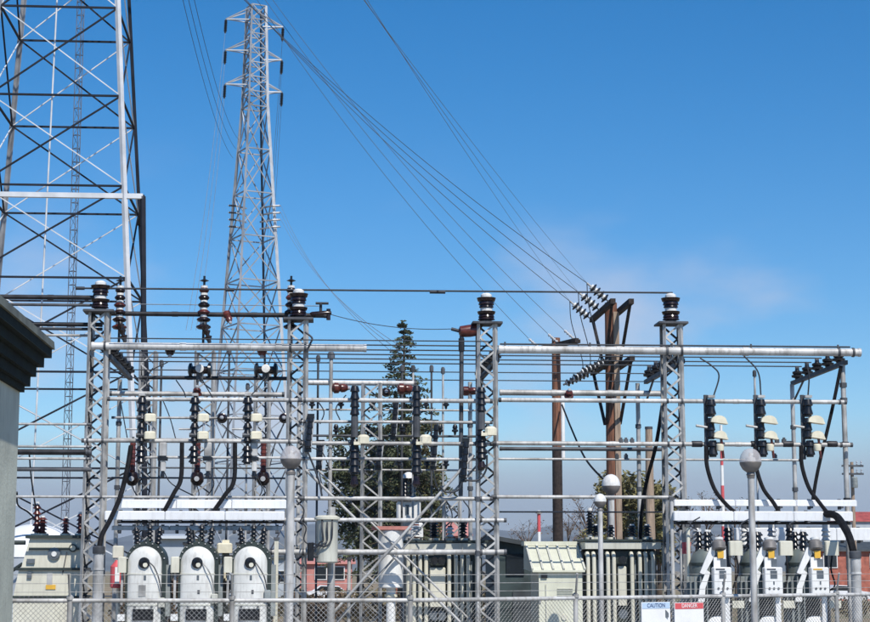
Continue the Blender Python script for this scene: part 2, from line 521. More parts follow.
hz = MB().box((0, 2850, 97.5), (9200, 6100, 200)).build('haze', 'hill', smooth=False, kind='stuff', loc=(0, 0, 0))
hzm = bpy.data.materials.new('haze_air'); hzm.use_nodes = True
hzm.node_tree.nodes.clear()
ho = hzm.node_tree.nodes.new('ShaderNodeOutputMaterial')
hv = hzm.node_tree.nodes.new('ShaderNodeVolumePrincipled')
hv.inputs['Color'].default_value = (0.78, 0.86, 0.97, 1)
hv.inputs['Density'].default_value = 0.00014
hv.inputs['Anisotropy'].default_value = 0.2
hzm.node_tree.links.new(hv.outputs['Volume'], ho.inputs['Volume'])
hz.data.materials.clear(); hz.data.materials.append(hzm)

# ------------------------------------------------------------------ concrete building at the edge of the yard
def concrete_building():
    Yc = 22.0
    x0 = X(16, Yc, 500)
    zt = Z(346, Yc, 45); zs = Z(392, Yc, 20)
    t = thing('control_building', (x0 - 3, 15, 0), 'plastered control building with dark green stepped cornice', 'building')
    MB().box((x0 - 3, 14.5, zs / 2), (6, 15, zs)).build('wall', 'plaster', t)
    w = S(Yc)
    steps = [(0.05, 0.06), (0.11, 0.10), (0.17, 0.10), (0.25, 0.10), (0.33, 0.09)]
    z = zs
    tot = sum(s[1] for s in steps); k = (zt - zs) / tot
    for i, (ov, h) in enumerate(steps):
        MB().box((x0 - 3, 14.5, z + h * k / 2), (6 + 2 * ov, 15 + 2 * ov, h * k - (0.002 if i else 0))).build('cornice_step', 'cornice_green', t)
        z += h * k
    MB().prismx([(6.62, z), (22.38, z), (22.3, z + 0.09), (6.7, z + 0.09)], x0 - 6.36, x0 + 0.36).build('roof', 'cornice_edge', t)
    MB().box((x0 - 3, 14.5, 0.15), (6.06, 15.06, 0.3)).build('plinth', 'concrete', t)
concrete_building()

# ------------------------------------------------------------------ big tower at the back left
def big_tower():
    Yf = 60.0; lev = 95 / FPX * Yf
    # mid-height centre of the tower: legs at px -10 / 120 on level y=95
    xr, xl = X(121, Yf, 95), X(-10, Yf, 95)
    zc = Z(95, Yf, 60)
    w_mid = xr - xl
    cx = (xr + xl) / 2; cy = Yf + w_mid / 2
    taper = 0.066
    z95, zt = zc, 34.0
    n_dn = int(z95 / lev)
    z0 = z95 - n_dn * lev
    n_up = int((zt - z95) / lev)
    z1 = z95 + n_up * lev
    wid = lambda z: w_mid + 2 * taper * (z95 - z)
    t = thing('lattice_tower', (cx, cy, 0), 'wide lattice transmission tower with bright front leg behind the control building', 'tower')
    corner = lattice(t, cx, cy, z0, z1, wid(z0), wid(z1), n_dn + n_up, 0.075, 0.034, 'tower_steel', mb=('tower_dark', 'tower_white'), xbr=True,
                     legm=['tower_steel', 'tower_white', 'tower_dark', 'tower_steel'], horm='tower_dark')  # bright front leg, dark rear leg: light and shade held in the leg colours
    for i in range(4):
        c = corner(i, z0)
        MB().box((c.x, c.y, z0 / 2), (0.5, 0.5, z0)).build('footing', 'concrete', t)
    # bright platform beam with its outrigger post
    zb = Z(195, Yf - 0.25, 60)
    bar('platform_beam', (X(-60, Yf - 0.25, 195), Yf - 0.2, zb), (X(143, Yf - 0.2, 195), Yf - 0.2, zb), 0.085, 'tower_white', t, 'box')
    pb = Vector((X(143, Yf - 0.2, 195), Yf - 0.2, zb))
    bar('outrigger_post', pb, (X(153, Yf, 330), Yf, 0), 0.075, 'tower_dark', t, 'box')
    bar('outrigger_brace', pb, corner(2, zb), 0.06, 'tower_dark', t, 'box')
    bar('centre_rod', (X(61, Yf + 2.4, 0), Yf + 2.4, z1), (X(36, Yf + 2.4, 310), Yf + 2.4, 0.0), 0.032, 'tower_white', t)
    # one wide cross arm above the frame, with strain points for three sets of lines
    za = 27.2
    ws = wid(za) / 2
    tip = Vector((cx + 5.6, Yf + 2.4, za))
    for sy in (-1, 1):
        for dz in (0, 1.6):
            bar('cross_arm', (cx + ws, cy + sy * ws, za + dz), tip, 0.055, 'tower_steel', t, 'box')
    bar('arm_rail', (cx + ws, Yf + 2.4, za), tip, 0.06, 'tower_steel', t, 'box')
    def on_arm(px): return Vector((X(px, Yf + 2.4, -100), Yf + 2.4, za))
    return {'a': [on_arm(q) for q in (146, 152, 158)], 'b': [on_arm(q) for q in (192, 197, 202)], 'd': [on_arm(q) for q in (160, 166, 172)]}, corner
ARMS1, corner1 = big_tower()

# ------------------------------------------------------------------ slender mast behind it
def mast():
    Y = 150.0
    cx = X(72, Y, 300)
    h = 68.0
    t = thing('radio_mast', (cx, Y, 0), 'slender triangular lattice mast rising behind the wide tower', 'mast')
    w = 0.62
    c = [Vector((cx + w * 0.58 * math.cos(a), Y + w * 0.58 * math.sin(a), 0)) for a in (R(-90 + 17), R(30 + 17), R(150 + 17))]
    for p in c: bar('leg', p, p + Vector((0, 0, h)), 0.034, 'mast_grey', t)
    b = MB(); z = 0.4; k = 0
    while z < h - 0.6:
        for i in range(3):
            p, q = c[i], c[(i + 1) % 3]
            b.tube([p + Vector((0, 0, z)), q + Vector((0, 0, z))], 0.03, 4)
            if k % 2: p, q = q, p
            b.tube([p + Vector((0, 0, z)), q + Vector((0, 0, z + 1.2))], 0.02, 4)
        z += 1.2; k += 1
    b.build('lacing', 'mast_grey', t, kind='stuff')
mast()

# ------------------------------------------------------------------ double circuit lattice tower
def circuit_tower():
    Y = 150.0
    cx = X(252, Y, 300); h = Z(7, Y, 257)
    t = thing('transmission_tower', (cx, Y, 0), 'tall tapering double-circuit lattice tower with three pairs of arms', 'tower')
    zn = Z(108, Y, 250); wn = 26 * S(Y) * 0.78; w0 = 88 * S(Y) * 0.86; w1 = 19 * S(Y) * 0.8
    rot = R(24)
    lm = ['far_steel', 'tower_white', 'far_dark', 'far_steel']  # lit and shaded tones of one steel, painted leg by leg
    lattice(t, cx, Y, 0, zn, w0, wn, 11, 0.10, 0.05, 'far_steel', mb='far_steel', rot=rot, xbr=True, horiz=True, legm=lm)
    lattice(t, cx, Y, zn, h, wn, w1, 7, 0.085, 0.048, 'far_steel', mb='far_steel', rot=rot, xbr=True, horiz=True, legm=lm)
    tips = {-1: [], 1: []}
    for s, pxs, pys in ((-1, (226, 225.5, 225), (19, 50, 84)), (1, (283, 282, 282), (27, 60, 92))):
        for px, py in zip(pxs, pys):
            tip = at(px, py, Y)
            zz = tip.z
            for dx in (-0.4, 0.4):
                for dz, dd in ((-0.15, 0), (0.9, 0)):
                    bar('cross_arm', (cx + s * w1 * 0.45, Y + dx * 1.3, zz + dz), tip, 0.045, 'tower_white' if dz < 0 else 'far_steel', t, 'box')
            e = insulator(t, tip - Vector((0, 0, 0.05)), (-s * 0.0 - 0.04, 0, -1), 1.25, 0.16, 9, 'black_porc', 'far_dark', name='hanging_insulator', seg=8)
            tips[s].append(tip + Vector((-0.05, 0, -1.3)))
    # dead-end strings half way up, standing out from both sides
    ends = {-1: [], 1: []}
    for s, px in ((-1, 237), (1, 272)):
        for py in (206, 213, 220, 227):
            a = at(px, py, Y - 1.0)
            insulator(t, a, (s, -0.15, 0.02), 0.75, 0.12, 4, 'black_porc' if s < 0 else 'grey_porc', 'far_steel', name='deadend_insulator', seg=8)
            bar('deadend_bracket', a, (cx + s * 0.6, Y, a.z), 0.06, 'far_steel', t, 'box')
            ends[s].append(a + Vector((s * 0.78, -0.1, 0)))
    return tips, ends
TIPS2, ENDS2 = circuit_tower()

# ------------------------------------------------------------------ wooden poles
def pole_a():
    Y = 52.0
    b0 = Vector((X(612.5, Y, 420), Y, 0))
    zt = Z(303, Y, 612)
    t = thing('utility_pole', b0, 'stout red-brown wooden pole with paired cross-arms and V braces', 'utility pole')
    MB().tube([b0, b0 + Vector((0, 0, zt))], [0.23, 0.185], 14).build('shaft', 'wood_pole', t)
    # pale board up the right part of the shaft front
    MB().box((b0.x + 0.12, Y - 0.21, zt * 0.5 + 0.9), (0.17, 0.07, zt - 2.4)).build('pale_board', 'wood_pale', t)
    arms = []
    for zz, yn in ((Z(311, Y, 612), 1), (Z(366, Y, 612), 0)):
        for s in (-1, 1):
            xx = b0.x + s * 0.27
            bar('cross_arm', (xx, Y - 2.0, zz), (xx, Y + 2.0, zz), 0.075, 'wood_dark', t, 'box')
            for sy in (-1, 1):
                bar('arm_brace', (xx, Y + sy * 1.75, zz - 0.07), (b0.x + s * 0.21, Y + sy * 0.12, zz - 1.75), 0.04, 'wood_dark', t, 'box')
        arms.append(zz)
    ends = []
    for k, dy in enumerate((-1.8, -0.1, 1.7)):
        a = Vector((b0.x - 0.36, Y + dy, arms[0]))
        d = Vector((-0.72, 0, 0.62)).normalized()
        for i in range(4):
            MB().lathe([(0.03, 0), (0.05, 0.01), (0.15, 0.04), (0.155, 0.075), (0.07, 0.10), (0.05, 0.145)], a + d * (0.1 + i * 0.15), d, 12).build('suspension_disc', 'black_porc', t)
            MB().lathe([(0.085, 0), (0.085, 0.055)], a + d * (0.19 + i * 0.15), d, 10).build('disc_cap', 'cap_white', t)
        bar('string_link', a - d * 0.05, a + d * 0.12, 0.02, 'galv_dark', t)
        bar('string_clamp', a + d * 0.68, a + d * 0.85, 0.03, 'galv', t)
        ends.append(a + d * 0.85)
    low = []
    for k, dy in enumerate((-1.6, 0.2, 1.7)):
        a = Vector((b0.x - 0.36, Y + dy, arms[1]))
        d = Vector((-0.9, -0.15, -0.42)).normalized()
        for i in range(6):
            MB().lathe([(0.03, 0), (0.05, 0.01), (0.115, 0.05), (0.12, 0.07), (0.05, 0.10), (0.035, 0.13)], a + d * (0.1 + i * 0.135), d, 12).build('suspension_disc', 'black_porc', t)
            MB().lathe([(0.07, 0), (0.07, 0.045)], a + d * (0.185 + i * 0.135), d, 10).build('disc_cap', 'cap_white', t)
        bar('string_link', a - d * 0.05, a + d * 0.12, 0.02, 'galv_dark', t)
        low.append(a + d * 0.92)
        bar('string_clamp', a + d * 0.90, a + d * 1.0, 0.03, 'galv_dark', t)
    for k in range(3):       # jumpers down to the lower strings
        MB().tube(spline([ends[k], ends[k] + Vector((0.05, 0, -0.7)), low[k] + Vector((0.55, 0, 0.5)), low[k]], 6), 0.014, 5).build('jumper', 'wire', t)
    return ends, low
ENDSA, LOWA = pole_a()

def pole_b():
    Y = 58.0
    b0 = Vector((X(557, Y, 440), Y, 0)); zt = Z(338, Y, 556)
    t = thing('utility_pole', b0, 'slim dark wooden pole with white riser pipe and single skewed cross-arm', 'utility pole')
    zm = Z(448, Y, 556)
    MB().tube([b0, b0 + Vector((0, 0, zm))], [0.185, 0.165], 12).build('shaft', 'wood_dark', t)
    MB().tube([b0 + Vector((0, 0, zm)), b0 + Vector((0, 0, zt))], [0.163, 0.14], 12).build('upper_shaft', 'wood_pole', t)
    bar('riser_pipe', b0 + Vector((0.19, -0.08, Z(458, Y, 556))), b0 + Vector((0.19, -0.08, Z(393, Y, 556))), 0.07, 'white_paint', t)
    zc = Z(345, Y, 556)
    bar('cross_arm', (b0.x - 0.52, Y + 1.2, zc), (b0.x + 0.52, Y - 1.3, zc), 0.07, 'wood_dark', t, 'box')
    bar('cross_arm', (b0.x - 0.45, Y + 1.45, zc - 0.0), (b0.x + 0.62, Y - 1.05, zc), 0.06, 'wood_dark', t, 'box')
    pts = []
    for k, f in enumerate((-0.9, 0.1, 0.9)):
        a = Vector((b0.x - 0.5 * -f * -1 if False else b0.x + 0.5 * f, Y - 1.25 * f, zc + 0.06))
        d = Vector((-0.7, 0, 0.62)).normalized()
        MB().lathe(sheds(0.42, 0.06, 4), a + d * 0.02, d, 10).build('deadend_insulator', 'grey_porc', t)
        pts.append(a + d * 0.46)
    # transformer-like loops hanging beside the shaft
    for dx in (-0.55, 0.75):
        pass
    return pts
ENDSB = pole_b()

def plain_pole(px, py_top, py_mid, Y, r, m, label, light=True):
    b0 = Vector((X(px, Y, py_mid), Y, 0)); zt = Z(py_top, Y, px)
    t = thing('utility_pole', b0, label, 'utility pole')
    MB().tube([b0, b0 + Vector((0, 0, zt))], [r, r * 0.62], 12).build('shaft', m, t)
    bar('pole_cap', b0 + Vector((0, 0, zt - 0.05)), b0 + Vector((0, 0, zt + 0.06)), r * 0.68, 'galv_dark', t)
    return t
plain_pole(650, 428, 500, 78, 0.26, 'wood_pale', 'weathered pale pole stub without cross-arms beside the olive tree')

def far_pole():
    Y = 150.0
    b0 = Vector((X(853, Y, 500), Y, 0)); zt = Z(462, Y, 850)
    t = thing('utility_pole', b0, 'distant grey service pole with two short cross-arms and a transformer can', 'utility pole')
    MB().tube([b0, b0 + Vector((0, 0, zt))], [0.2, 0.14], 10).build('shaft', 'wood_pale', t)
    for py, w in ((466, 0.95), (474, 0.95)):
        bar('cross_arm', (b0.x - w, Y - 0.2, Z(py, Y, 850)), (b0.x + w, Y - 0.2, Z(py, Y, 850)), 0.08, 'galv_dark', t, 'box')
        for k in (-0.8, -0.4, 0.4, 0.8):
            MB().lathe(sheds(0.35, 0.09, 2), (b0.x + k * w, Y - 0.2, Z(py, Y, 850) + 0.08), (0, 0, 1), 8).build('pin_insulator', 'grey_porc', t)
    MB().lathe([(0.26, 0), (0.28, 0.05), (0.28, 0.85), (0.2, 0.95)], (b0.x + 0.05, Y - 0.45, Z(488, Y, 850)), n=12).build('transformer_can', 'equip_grey', t)
far_pole()

def warning_mast():
    Y = 120.0
    x = X(722, Y, 470); zt = Z(425, Y, 722)
    t = thing('radio_mast', (x, Y, 0), 'thin red and white banded pole seen behind the switches', 'mast')
    n = 9; h = zt / n
    for i in range(n):
        bar('painted_band', (x, Y, i * h), (x, Y, (i + 1) * h), 0.15 - i * 0.006, 'sign_red' if i % 2 else 'white_paint', t)
warning_mast()
def vent_stack():
    Y = 90.0
    x = X(539, Y, 530); t = thing('signal_post', (x, Y, 0), 'thin white and red banded post above the cream cabinet', 'post')
    zt = Z(514, Y, 539)
    for i in range(6):
        bar('painted_band', (x, Y, zt * i / 6), (x, Y, zt * (i + 1) / 6), 0.09, 'sign_red' if i % 2 else 'white_paint', t)
    MB().lathe([(0.05, 0), (0.17, 0.03), (0.17, 0.12), (0.04, 0.2)], (x, Y, zt), n=10).build('cap', 'galv', t)
vent_stack()

# ------------------------------------------------------------------ overhead lines
for k in range(3):
    span('power_line', ARMS1['a'][k], ENDSA[k], 0.75, 0.0105, 'wire', ['dark conductor from the wide tower to the stout pole, string nearest the yard', 'dark conductor from the wide tower to the middle string of the stout pole', 'dark conductor from the wide tower to the stout pole, string farthest from the yard'][k], group='conductors to the stout pole')
    span('power_line', ARMS1['b'][k], ENDSB[k], 0.9, 0.0085, 'wire', ['grey conductor reaching the far end of the slim pole cross-arm', 'grey conductor reaching the slim dark pole at its shaft', 'grey conductor reaching the near end of the slim pole cross-arm'][k], group='conductors to the slim pole')
    span('power_line', Vector((-15.6 + 1.0 * k, -40, 11.0)), ENDSA[k], 1.1, 0.004, 'wire_light', 'faint pale conductor from in front reaching the stout pole, ' + ['string nearest the yard', 'middle string', 'string farthest from the yard'][k], group='faint conductors from overhead')
    span('power_line', ARMS1['d'][k], at(233 + 3 * k, 158 - 9 * k, 150), 1.6, 0.014, 'wire', ['lowest', 'middle', 'topmost'][k] + ' conductor from the wide tower arm across to the tall tapering tower', group='conductors between the two lattice towers')
for k in range(3):
    span('power_line', TIPS2[-1][k], at(186 + 5 * k, 330, 110), 2.0, 0.016, 'wire_light', 'thin line dropping into the yard from the %s hanging insulator of the tall tower' % ['top', 'middle', 'bottom'][k], group='lines dropping from the tall tower')
    span('power_line', TIPS2[1][k], at(262 + 3 * k, 300, 190), 1.0, 0.016, 'wire_light', 'thin line leaving behind the tall tower from its %s pole-side insulator' % ['top', 'middle', 'bottom'][k], group='lines leaving behind the tall tower')
for k in range(3):
    span('power_line', ENDS2[1][k], at(392 + 9 * k, 352, 70), 1.2, 0.013, 'wire_light', ['topmost', 'middle', 'lowest'][k] + ' thin line slanting from the tall tower dead-ends past the conifer', group='lines slanting past the conifer')

# =================================================================== STEEL FRAME
CPX = [(99, 313), (298, 321), (486.5, 325), (671.5, 325)]
CX = []
cl = ['first lattice steel column beside the beige transformer', 'second lattice steel column right behind a globe lamp post', 'third lattice steel column where the crossed braces end', 'fourth lattice steel column above the warning signs']
def front_column(i):
    px, ptop = CPX[i]
    x = X(px, YF, 345); CX.append(x)
    zt = Z(ptop, YF, px)
    t = thing('lattice_column', (x, YF, 0), cl[i], 'column')
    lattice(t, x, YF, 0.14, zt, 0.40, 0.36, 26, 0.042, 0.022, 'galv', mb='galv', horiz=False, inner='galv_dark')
    MB().box((x, YF, 0.07), (0.62, 0.62, 0.14)).build('footing', 'concrete', t)
    MB().cham((x, YF, zt + 0.025), (0.70, 0.62, 0.05), 0.012).build('cap_plate', 'galv_dark', t)
    return zt
def post_insulator_top(i, zt):
    x = CX[i]
    t = thing('post_insulator', (x, YF, zt + 0.05), ['two-tier brown post insulator on the first column, beside the stacked discs', 'two-tier brown post insulator capping the second column beside a clamp', 'two-tier brown post insulator on the third column above a red arrester', 'two-tier brown post insulator capping the fourth column where the top wire ends'][i], 'insulator', 'post insulators on the columns')
    z = zt + 0.05
    MB().lathe([(0.12, 0), (0.12, 0.05)], (x, YF, z), n=14).build('base_flange', 'galv_dark', t)
    MB().lathe([(0.12, 0), (0.20, 0.02), (0.17, 0.07), (0.19, 0.08), (0.165, 0.14), (0.195, 0.15), (0.215, 0.21), (0.12, 0.215)], (x, YF, z + 0.05), n=18).build('lower_porcelain', 'brown_porc', t)
    MB().lathe([(0.14, 0), (0.14, 0.075)], (x, YF, z + 0.265), n=16).build('middle_band', 'cap_white', t)
    MB().lathe([(0.12, 0), (0.17, 0.02), (0.155, 0.07), (0.185, 0.085), (0.17, 0.15), (0.20, 0.165), (0.225, 0.24), (0.13, 0.25)], (x, YF, z + 0.34), n=18).build('upper_porcelain', 'brown_porc', t)
    MB().lathe([(0.13, 0), (0.13, 0.06), (0.08, 0.10), (0.03, 0.11)], (x, YF, z + 0.59), n=16).build('top_cap', 'cap_white', t)
    return z + 0.70
ZTOP = []
for i in range(4):
    zt = front_column(i)
    ZTOP.append(post_insulator_top(i, zt))

# rear posts
XE = X(843, YF, 380)
def rear_post(i, x, label, h):
    t = thing('support_post', (x, YB, 0), label, 'post', 'rear posts of the frame')
    bar('post', (x, YB, 0.1), (x, YB, h), 0.055, 'galv', t)
    MB().box((x, YB, 0.05), (0.4, 0.4, 0.1)).build('footing', 'concrete', t)
    for z in (2.9, 4.6, 6.2):
        MB().lathe([(0.075, 0), (0.075, 0.1)], (x, YB, z), n=10).build('collar', 'galv_dark', t)
ZR = Z(358, YF, 490)                 # top of the insulator racks
for i in range(4):
    rear_post(i, CX[i], ['rear steel post carrying the rack of the first column', 'rear steel post carrying the rack of the second column', 'rear steel post carrying the rack of the third column', 'rear steel post carrying the rack of the fourth column'][i], ZR - 0.09)
rear_post(4, XE, 'rear steel post under the outermost rack, clear against the sky', ZR - 0.09)
t = thing('support_post', (XE, YF, 0), 'slim steel end post under the outermost rack, with collars', 'post')
bar('post', (XE, YF, 0.1), (XE, YF, ZR - 0.09), 0.06, 'galv', t)
MB().box((XE, YF, 0.05), (0.4, 0.4, 0.1)).build('footing', 'concrete', t)
for z in (Z(400, YF, 843), Z(444, YF, 843), Z(500, YF, 843), Z(385, YF, 843)):
    MB().lathe([(0.085, -0.05), (0.085, 0.05)], (XE, YF, z), n=10).build('collar', 'galv_dark', t)

# racks along the depth with five small post insulators each
RACKX = [CX[0] + 0.25, CX[2] + 0.24, CX[3] + 0.24, XE + 0.05]
RY = [40.45, 41.35, 42.25, 43.15, 44.05]
zins = 0.30
for i, x in enumerate(RACKX):
    t = thing('insulator_rack', (x, 42.2, ZR - 0.09), ['sloping-looking rack of five insulators beside the first column', 'rack of five dark insulators beside the third column', 'rack of five dark insulators beside the fourth column', 'outermost rack of five dark insulators at the frame end'][i], 'rack', 'insulator racks')
    bar('rail', (x, YF - 0.1, ZR - 0.045), (x, YB + 0.15, ZR - 0.045), 0.05, 'galv_dark', t, 'box')
    for y in RY:
        o = MB().lathe([(0.06, 0), (0.07, 0.03), (0.15, 0.05), (0.155, 0.10), (0.09, 0.12), (0.125, 0.14), (0.13, 0.19), (0.06, 0.22), (0.05, zins - 0.02)], (x, y, ZR + 0.005), n=12).build('insulator', 'black_porc', t)
        MB().box((x, y, ZR + zins), (0.09, 0.06, 0.05)).build('clamp', 'galv_dark', o)
    if i: MB().tube([(x, YB, ZR - 0.5), (x, YB - 0.9, ZR - 0.09)], 0.03, 6).build('knee_brace', 'galv_dark', t)
ordn = ['first', 'second', 'third', 'fourth', 'fifth']
for k, y in enumerate(RY):
    a = Vector((RACKX[0] - 0.5, y, ZR + zins + 0.035)); b = Vector((RACKX[3] + 0.12, y, ZR + zins + 0.035))
    bar('bus_wire', a, b, 0.016, 'wire', None, 'tube6', label='thin bus wire on the %s rack insulators counted from the front columns' % ordn[k], cat='bus wire', group='bus wires on the racks')
# lower back row of wires
for k, (py, y) in enumerate(((372, 45.2), (380, 45.8), (341, 39.55))):
    a = Vector((X(110, y, py), y, Z(py, y, 435))); b = Vector((X(668 if k < 2 else 490, y, py), y, a.z))
    bar('bus_wire', a, b, 0.014, 'wire', None, 'tube6', label=['lowest thin wire strung behind the racks', 'thin wire strung just below the other wires behind the racks', 'thin wire stretched just above the main white beam'][k], cat='bus wire')

# horizontal pipes of the frame
FB = YF - 0.2 - 0.03
Lh = 'level galvanised pipe bolted across the columns'
hbar(92, 366, 347, FB - 0.06, 0.085, 'galv_light', 'thick pale beam tying the first two columns near their tops', name='main_pipe', cat='pipe')
hbar(499, 860, 351, FB - 0.06, 0.092, 'galv_light', 'thick pale beam from the third column out past the end post', name='main_pipe', cat='pipe')
hbar(108, 300, 399.5, FB, 0.045, 'galv_light', 'pale pipe across the first bay under the back pipe with the red knob')
hbar(110, 284, 394, 43.9, 0.06, 'galv', 'thicker grey pipe behind the first bay, holding a red knob')
hbar(300, 492, 400.5, FB, 0.05, 'galv_light', 'pale pipe across the middle bay at the top of the dark switches')
hbar(303, 416, 383, 44.1, 0.065, 'galv_light', 'short thick pale pipe above the middle bay with brown fittings')
hbar(300, 492, 422, FB, 0.035, 'galv', 'thin grey pipe across the middle bay just above the white fuse boxes')
hbar(499, 846, 401, FB, 0.05, 'galv_light', 'pale pipe carrying the tops of the three hooded switches')
hbar(500, 662, 393, 44.1, 0.075, 'galv', 'thick grey rear pipe with a red knob in the third bay')
hbar(82, 300, 441, FB, 0.045, 'galv', 'grey pipe across the first bay at the cream fuse boxes')
hbar(300, 492, 443.5, FB, 0.045, 'galv', 'grey pipe across the middle bay level with the white fuse boxes')
hbar(493, 852, 444, FB, 0.05, 'galv', 'grey pipe with dark sleeves running out to the end post')
hbar(500, 666, 449, 44.3, 0.05, 'galv_dark', 'dark rear pipe just below the sleeved pipe in the third bay')
hbar(140, 300, 457.5, FB, 0.03, 'galv_light', 'thin pale pipe across the first bay above the dark bells')
hbar(300, 480, 459, FB, 0.035, 'galv_light', 'thin pale pipe across the middle bay below the white fuse boxes')
hbar(495, 800, 459.5, 44.3, 0.03, 'galv', 'thin grey rear pipe below the hooded switches')
hbar(10, 300, 497, FB, 0.03, 'galv', 'thin dark-looking pipe running from the control building to the second column')
hbar(300, 492, 498.5, FB, 0.045, 'galv', 'grey pipe across the middle bay crossing the upper brace ends')
hbar(492, 672, 497, FB, 0.04, 'galv', 'grey pipe across the third bay above the cream cabinet')
hbar(500, 668, 512, 44.3, 0.02, 'galv_dark', 'thin dark rail below the pipe above the cream cabinet')
hbar(275, 506, 520, FB - 0.02, 0.045, 'galv_light', 'pale pipe across the middle bay over the radiators')
hbar(270, 506, 552, FB - 0.04, 0.062, 'galv', 'thick grey pipe across the middle bay in front of the radiators')
hbar(140, 290, 378, 41.2, 0.045, 'copper_bus', 'dark bus pipe under the main beam carrying two roller insulators', name='bus_pipe', cat='bus pipe')
hbar(100, 326, 314.5, 40.3, 0.055, 'copper_bus', 'dark bus pipe resting on the stacked disc insulators', name='bus_pipe', cat='bus pipe')
# runs leaving to the left
for py, r, m, lb, Y in ((297, 0.055, 'copper_bus', 'upper dark bus pipe reaching the first column top', 40.1), (304.5, 0.035, 'galv_dark', 'grey pipe just below the upper dark bus', 40.1),
                     (324, 0.05, 'copper_bus', 'dark bus pipe behind the cornice edge of the control building', 40.4), (328.5, 0.035, 'wire', 'thin dark pipe hugging the lower bus by the cornice', 40.4),
                     (335, 0.03, 'galv', 'thin pale pipe below the buses near the cornice', 40.4),
                     (424, 0.028, 'galv', 'thin pale rod between the control building and the first column', FB), (446.5, 0.028, 'galv', 'thin rod just above the heavy dark bus by the building', FB),
                     (452, 0.065, 'copper_bus', 'heavy dark bus between the control building and the first column', FB), (458.5, 0.028, 'galv', 'thin rod just under the heavy dark bus by the building', FB), (469.5, 0.04, 'galv_dark', 'dark rod above the beige transformer bushings', FB)):
    hbar(-30 if py > 340 else -60, 91 if py > 340 else 102, py, Y, r, m, lb, name='bus_pipe', cat='bus pipe')
hb = Vector((X(500, FB - 0.06, 345), FB - 0.06, Z(345.5, FB - 0.06, 670))); he = Vector((X(850, FB - 0.06, 345), FB - 0.06, hb.z))
t = thing('bus_wire', (hb + he) / 2, 'thin dark wire held just above the long main pipe on short studs', 'bus wire')
bar('conductor', hb, he, 0.02, 'wire', t)
zb_ = Z(351, FB - 0.06, 680) + 0.085
for px in (505, 590, 672, 751, 838):
    xx = X(px, FB - 0.06, 346)
    bar('stud', (xx, FB - 0.06, zb_), (xx, FB - 0.06, hb.z + 0.05), 0.022, 'galv_dark', t)
# dark sleeves
for px, wh in ((697, 'between the fourth column and its hooded switch'), (756, 'beside the hooded switch above the lamp'), (788, 'between the last two hooded switches'), (832, 'next to the end post')):
    p = at(px, 444, FB)
    MB().lathe([(0.066, -0.12), (0.072, -0.1), (0.072, 0.1), (0.066, 0.12)], p, (1, 0, 0), 10).build('pipe_sleeve', 'copper_bus', label='dark sleeve clamped round the pipe ' + wh, cat='sleeve', group='dark sleeves on the long pipe')
# small clamps that sit on pipes
for k, (px, py, Y) in enumerate(((621, 441, FB), (626, 441, FB), (632, 441, FB), (777, 441, FB), (784, 441, FB), (617, 456.5, 44.3), (626, 456.5, 44.3), (775, 456.5, 44.3))):
    p = at(px, py, Y)
    MB().box(p, (0.09, 0.09, 0.09)).box(p + Vector((0, 0, 0.05)), (0.05, 0.05, 0.06)).build('pipe_clamp', 'galv_dark', label='small dark clamp sitting on a grey pipe near the fourth column', cat='clamp', group='small pipe clamps')

# top wire on the post insulators
a = Vector((X(80, YF, 288), YF, ZTOP[2] + 0.012)); b = Vector((CX[3] + 0.05, YF, ZTOP[3] + 0.012))
t = thing('top_wire', (a + b) / 2, 'long single wire strung over the tops of the column insulators', 'wire')
bar('conductor', a, b, 0.022, 'wire', t)
for px in (80, 441, 434, 230):
    x = X(px, YF, 292); bar('splice', (x - 0.1, YF, a.z), (x + 0.1, YF, a.z), 0.04, 'wire', t)
a2 = Vector((X(140, 43, 304), 43.0, Z(305, 43, 220))); b2 = a2 + Vector((4.4, 0, 0))
bar('bus_wire', a2, b2, 0.011, 'wire_light', None, 'tube6', label='fine pale wire just above the dark bus pipe', cat='bus wire')

# crossed braces of the middle bay
for i, (p, q, y) in enumerate((((306, 470), (460, 622), FB + 0.0), ((318, 470), (472, 622), FB + 0.33), ((474, 455), (318, 630), FB - 0.11), ((480, 462), (330, 630), FB + 0.2))):
    bar('diagonal_brace', at(*p, y), at(*q, y), 0.033 if i % 2 == 0 else 0.024, 'galv', None, 'tube', label=['falling brace of the crossed pair, front tube', 'falling brace of the crossed pair, thinner rear tube', 'rising brace of the crossed pair, front tube', 'rising brace of the crossed pair, thinner rear tube'][i], cat='brace')

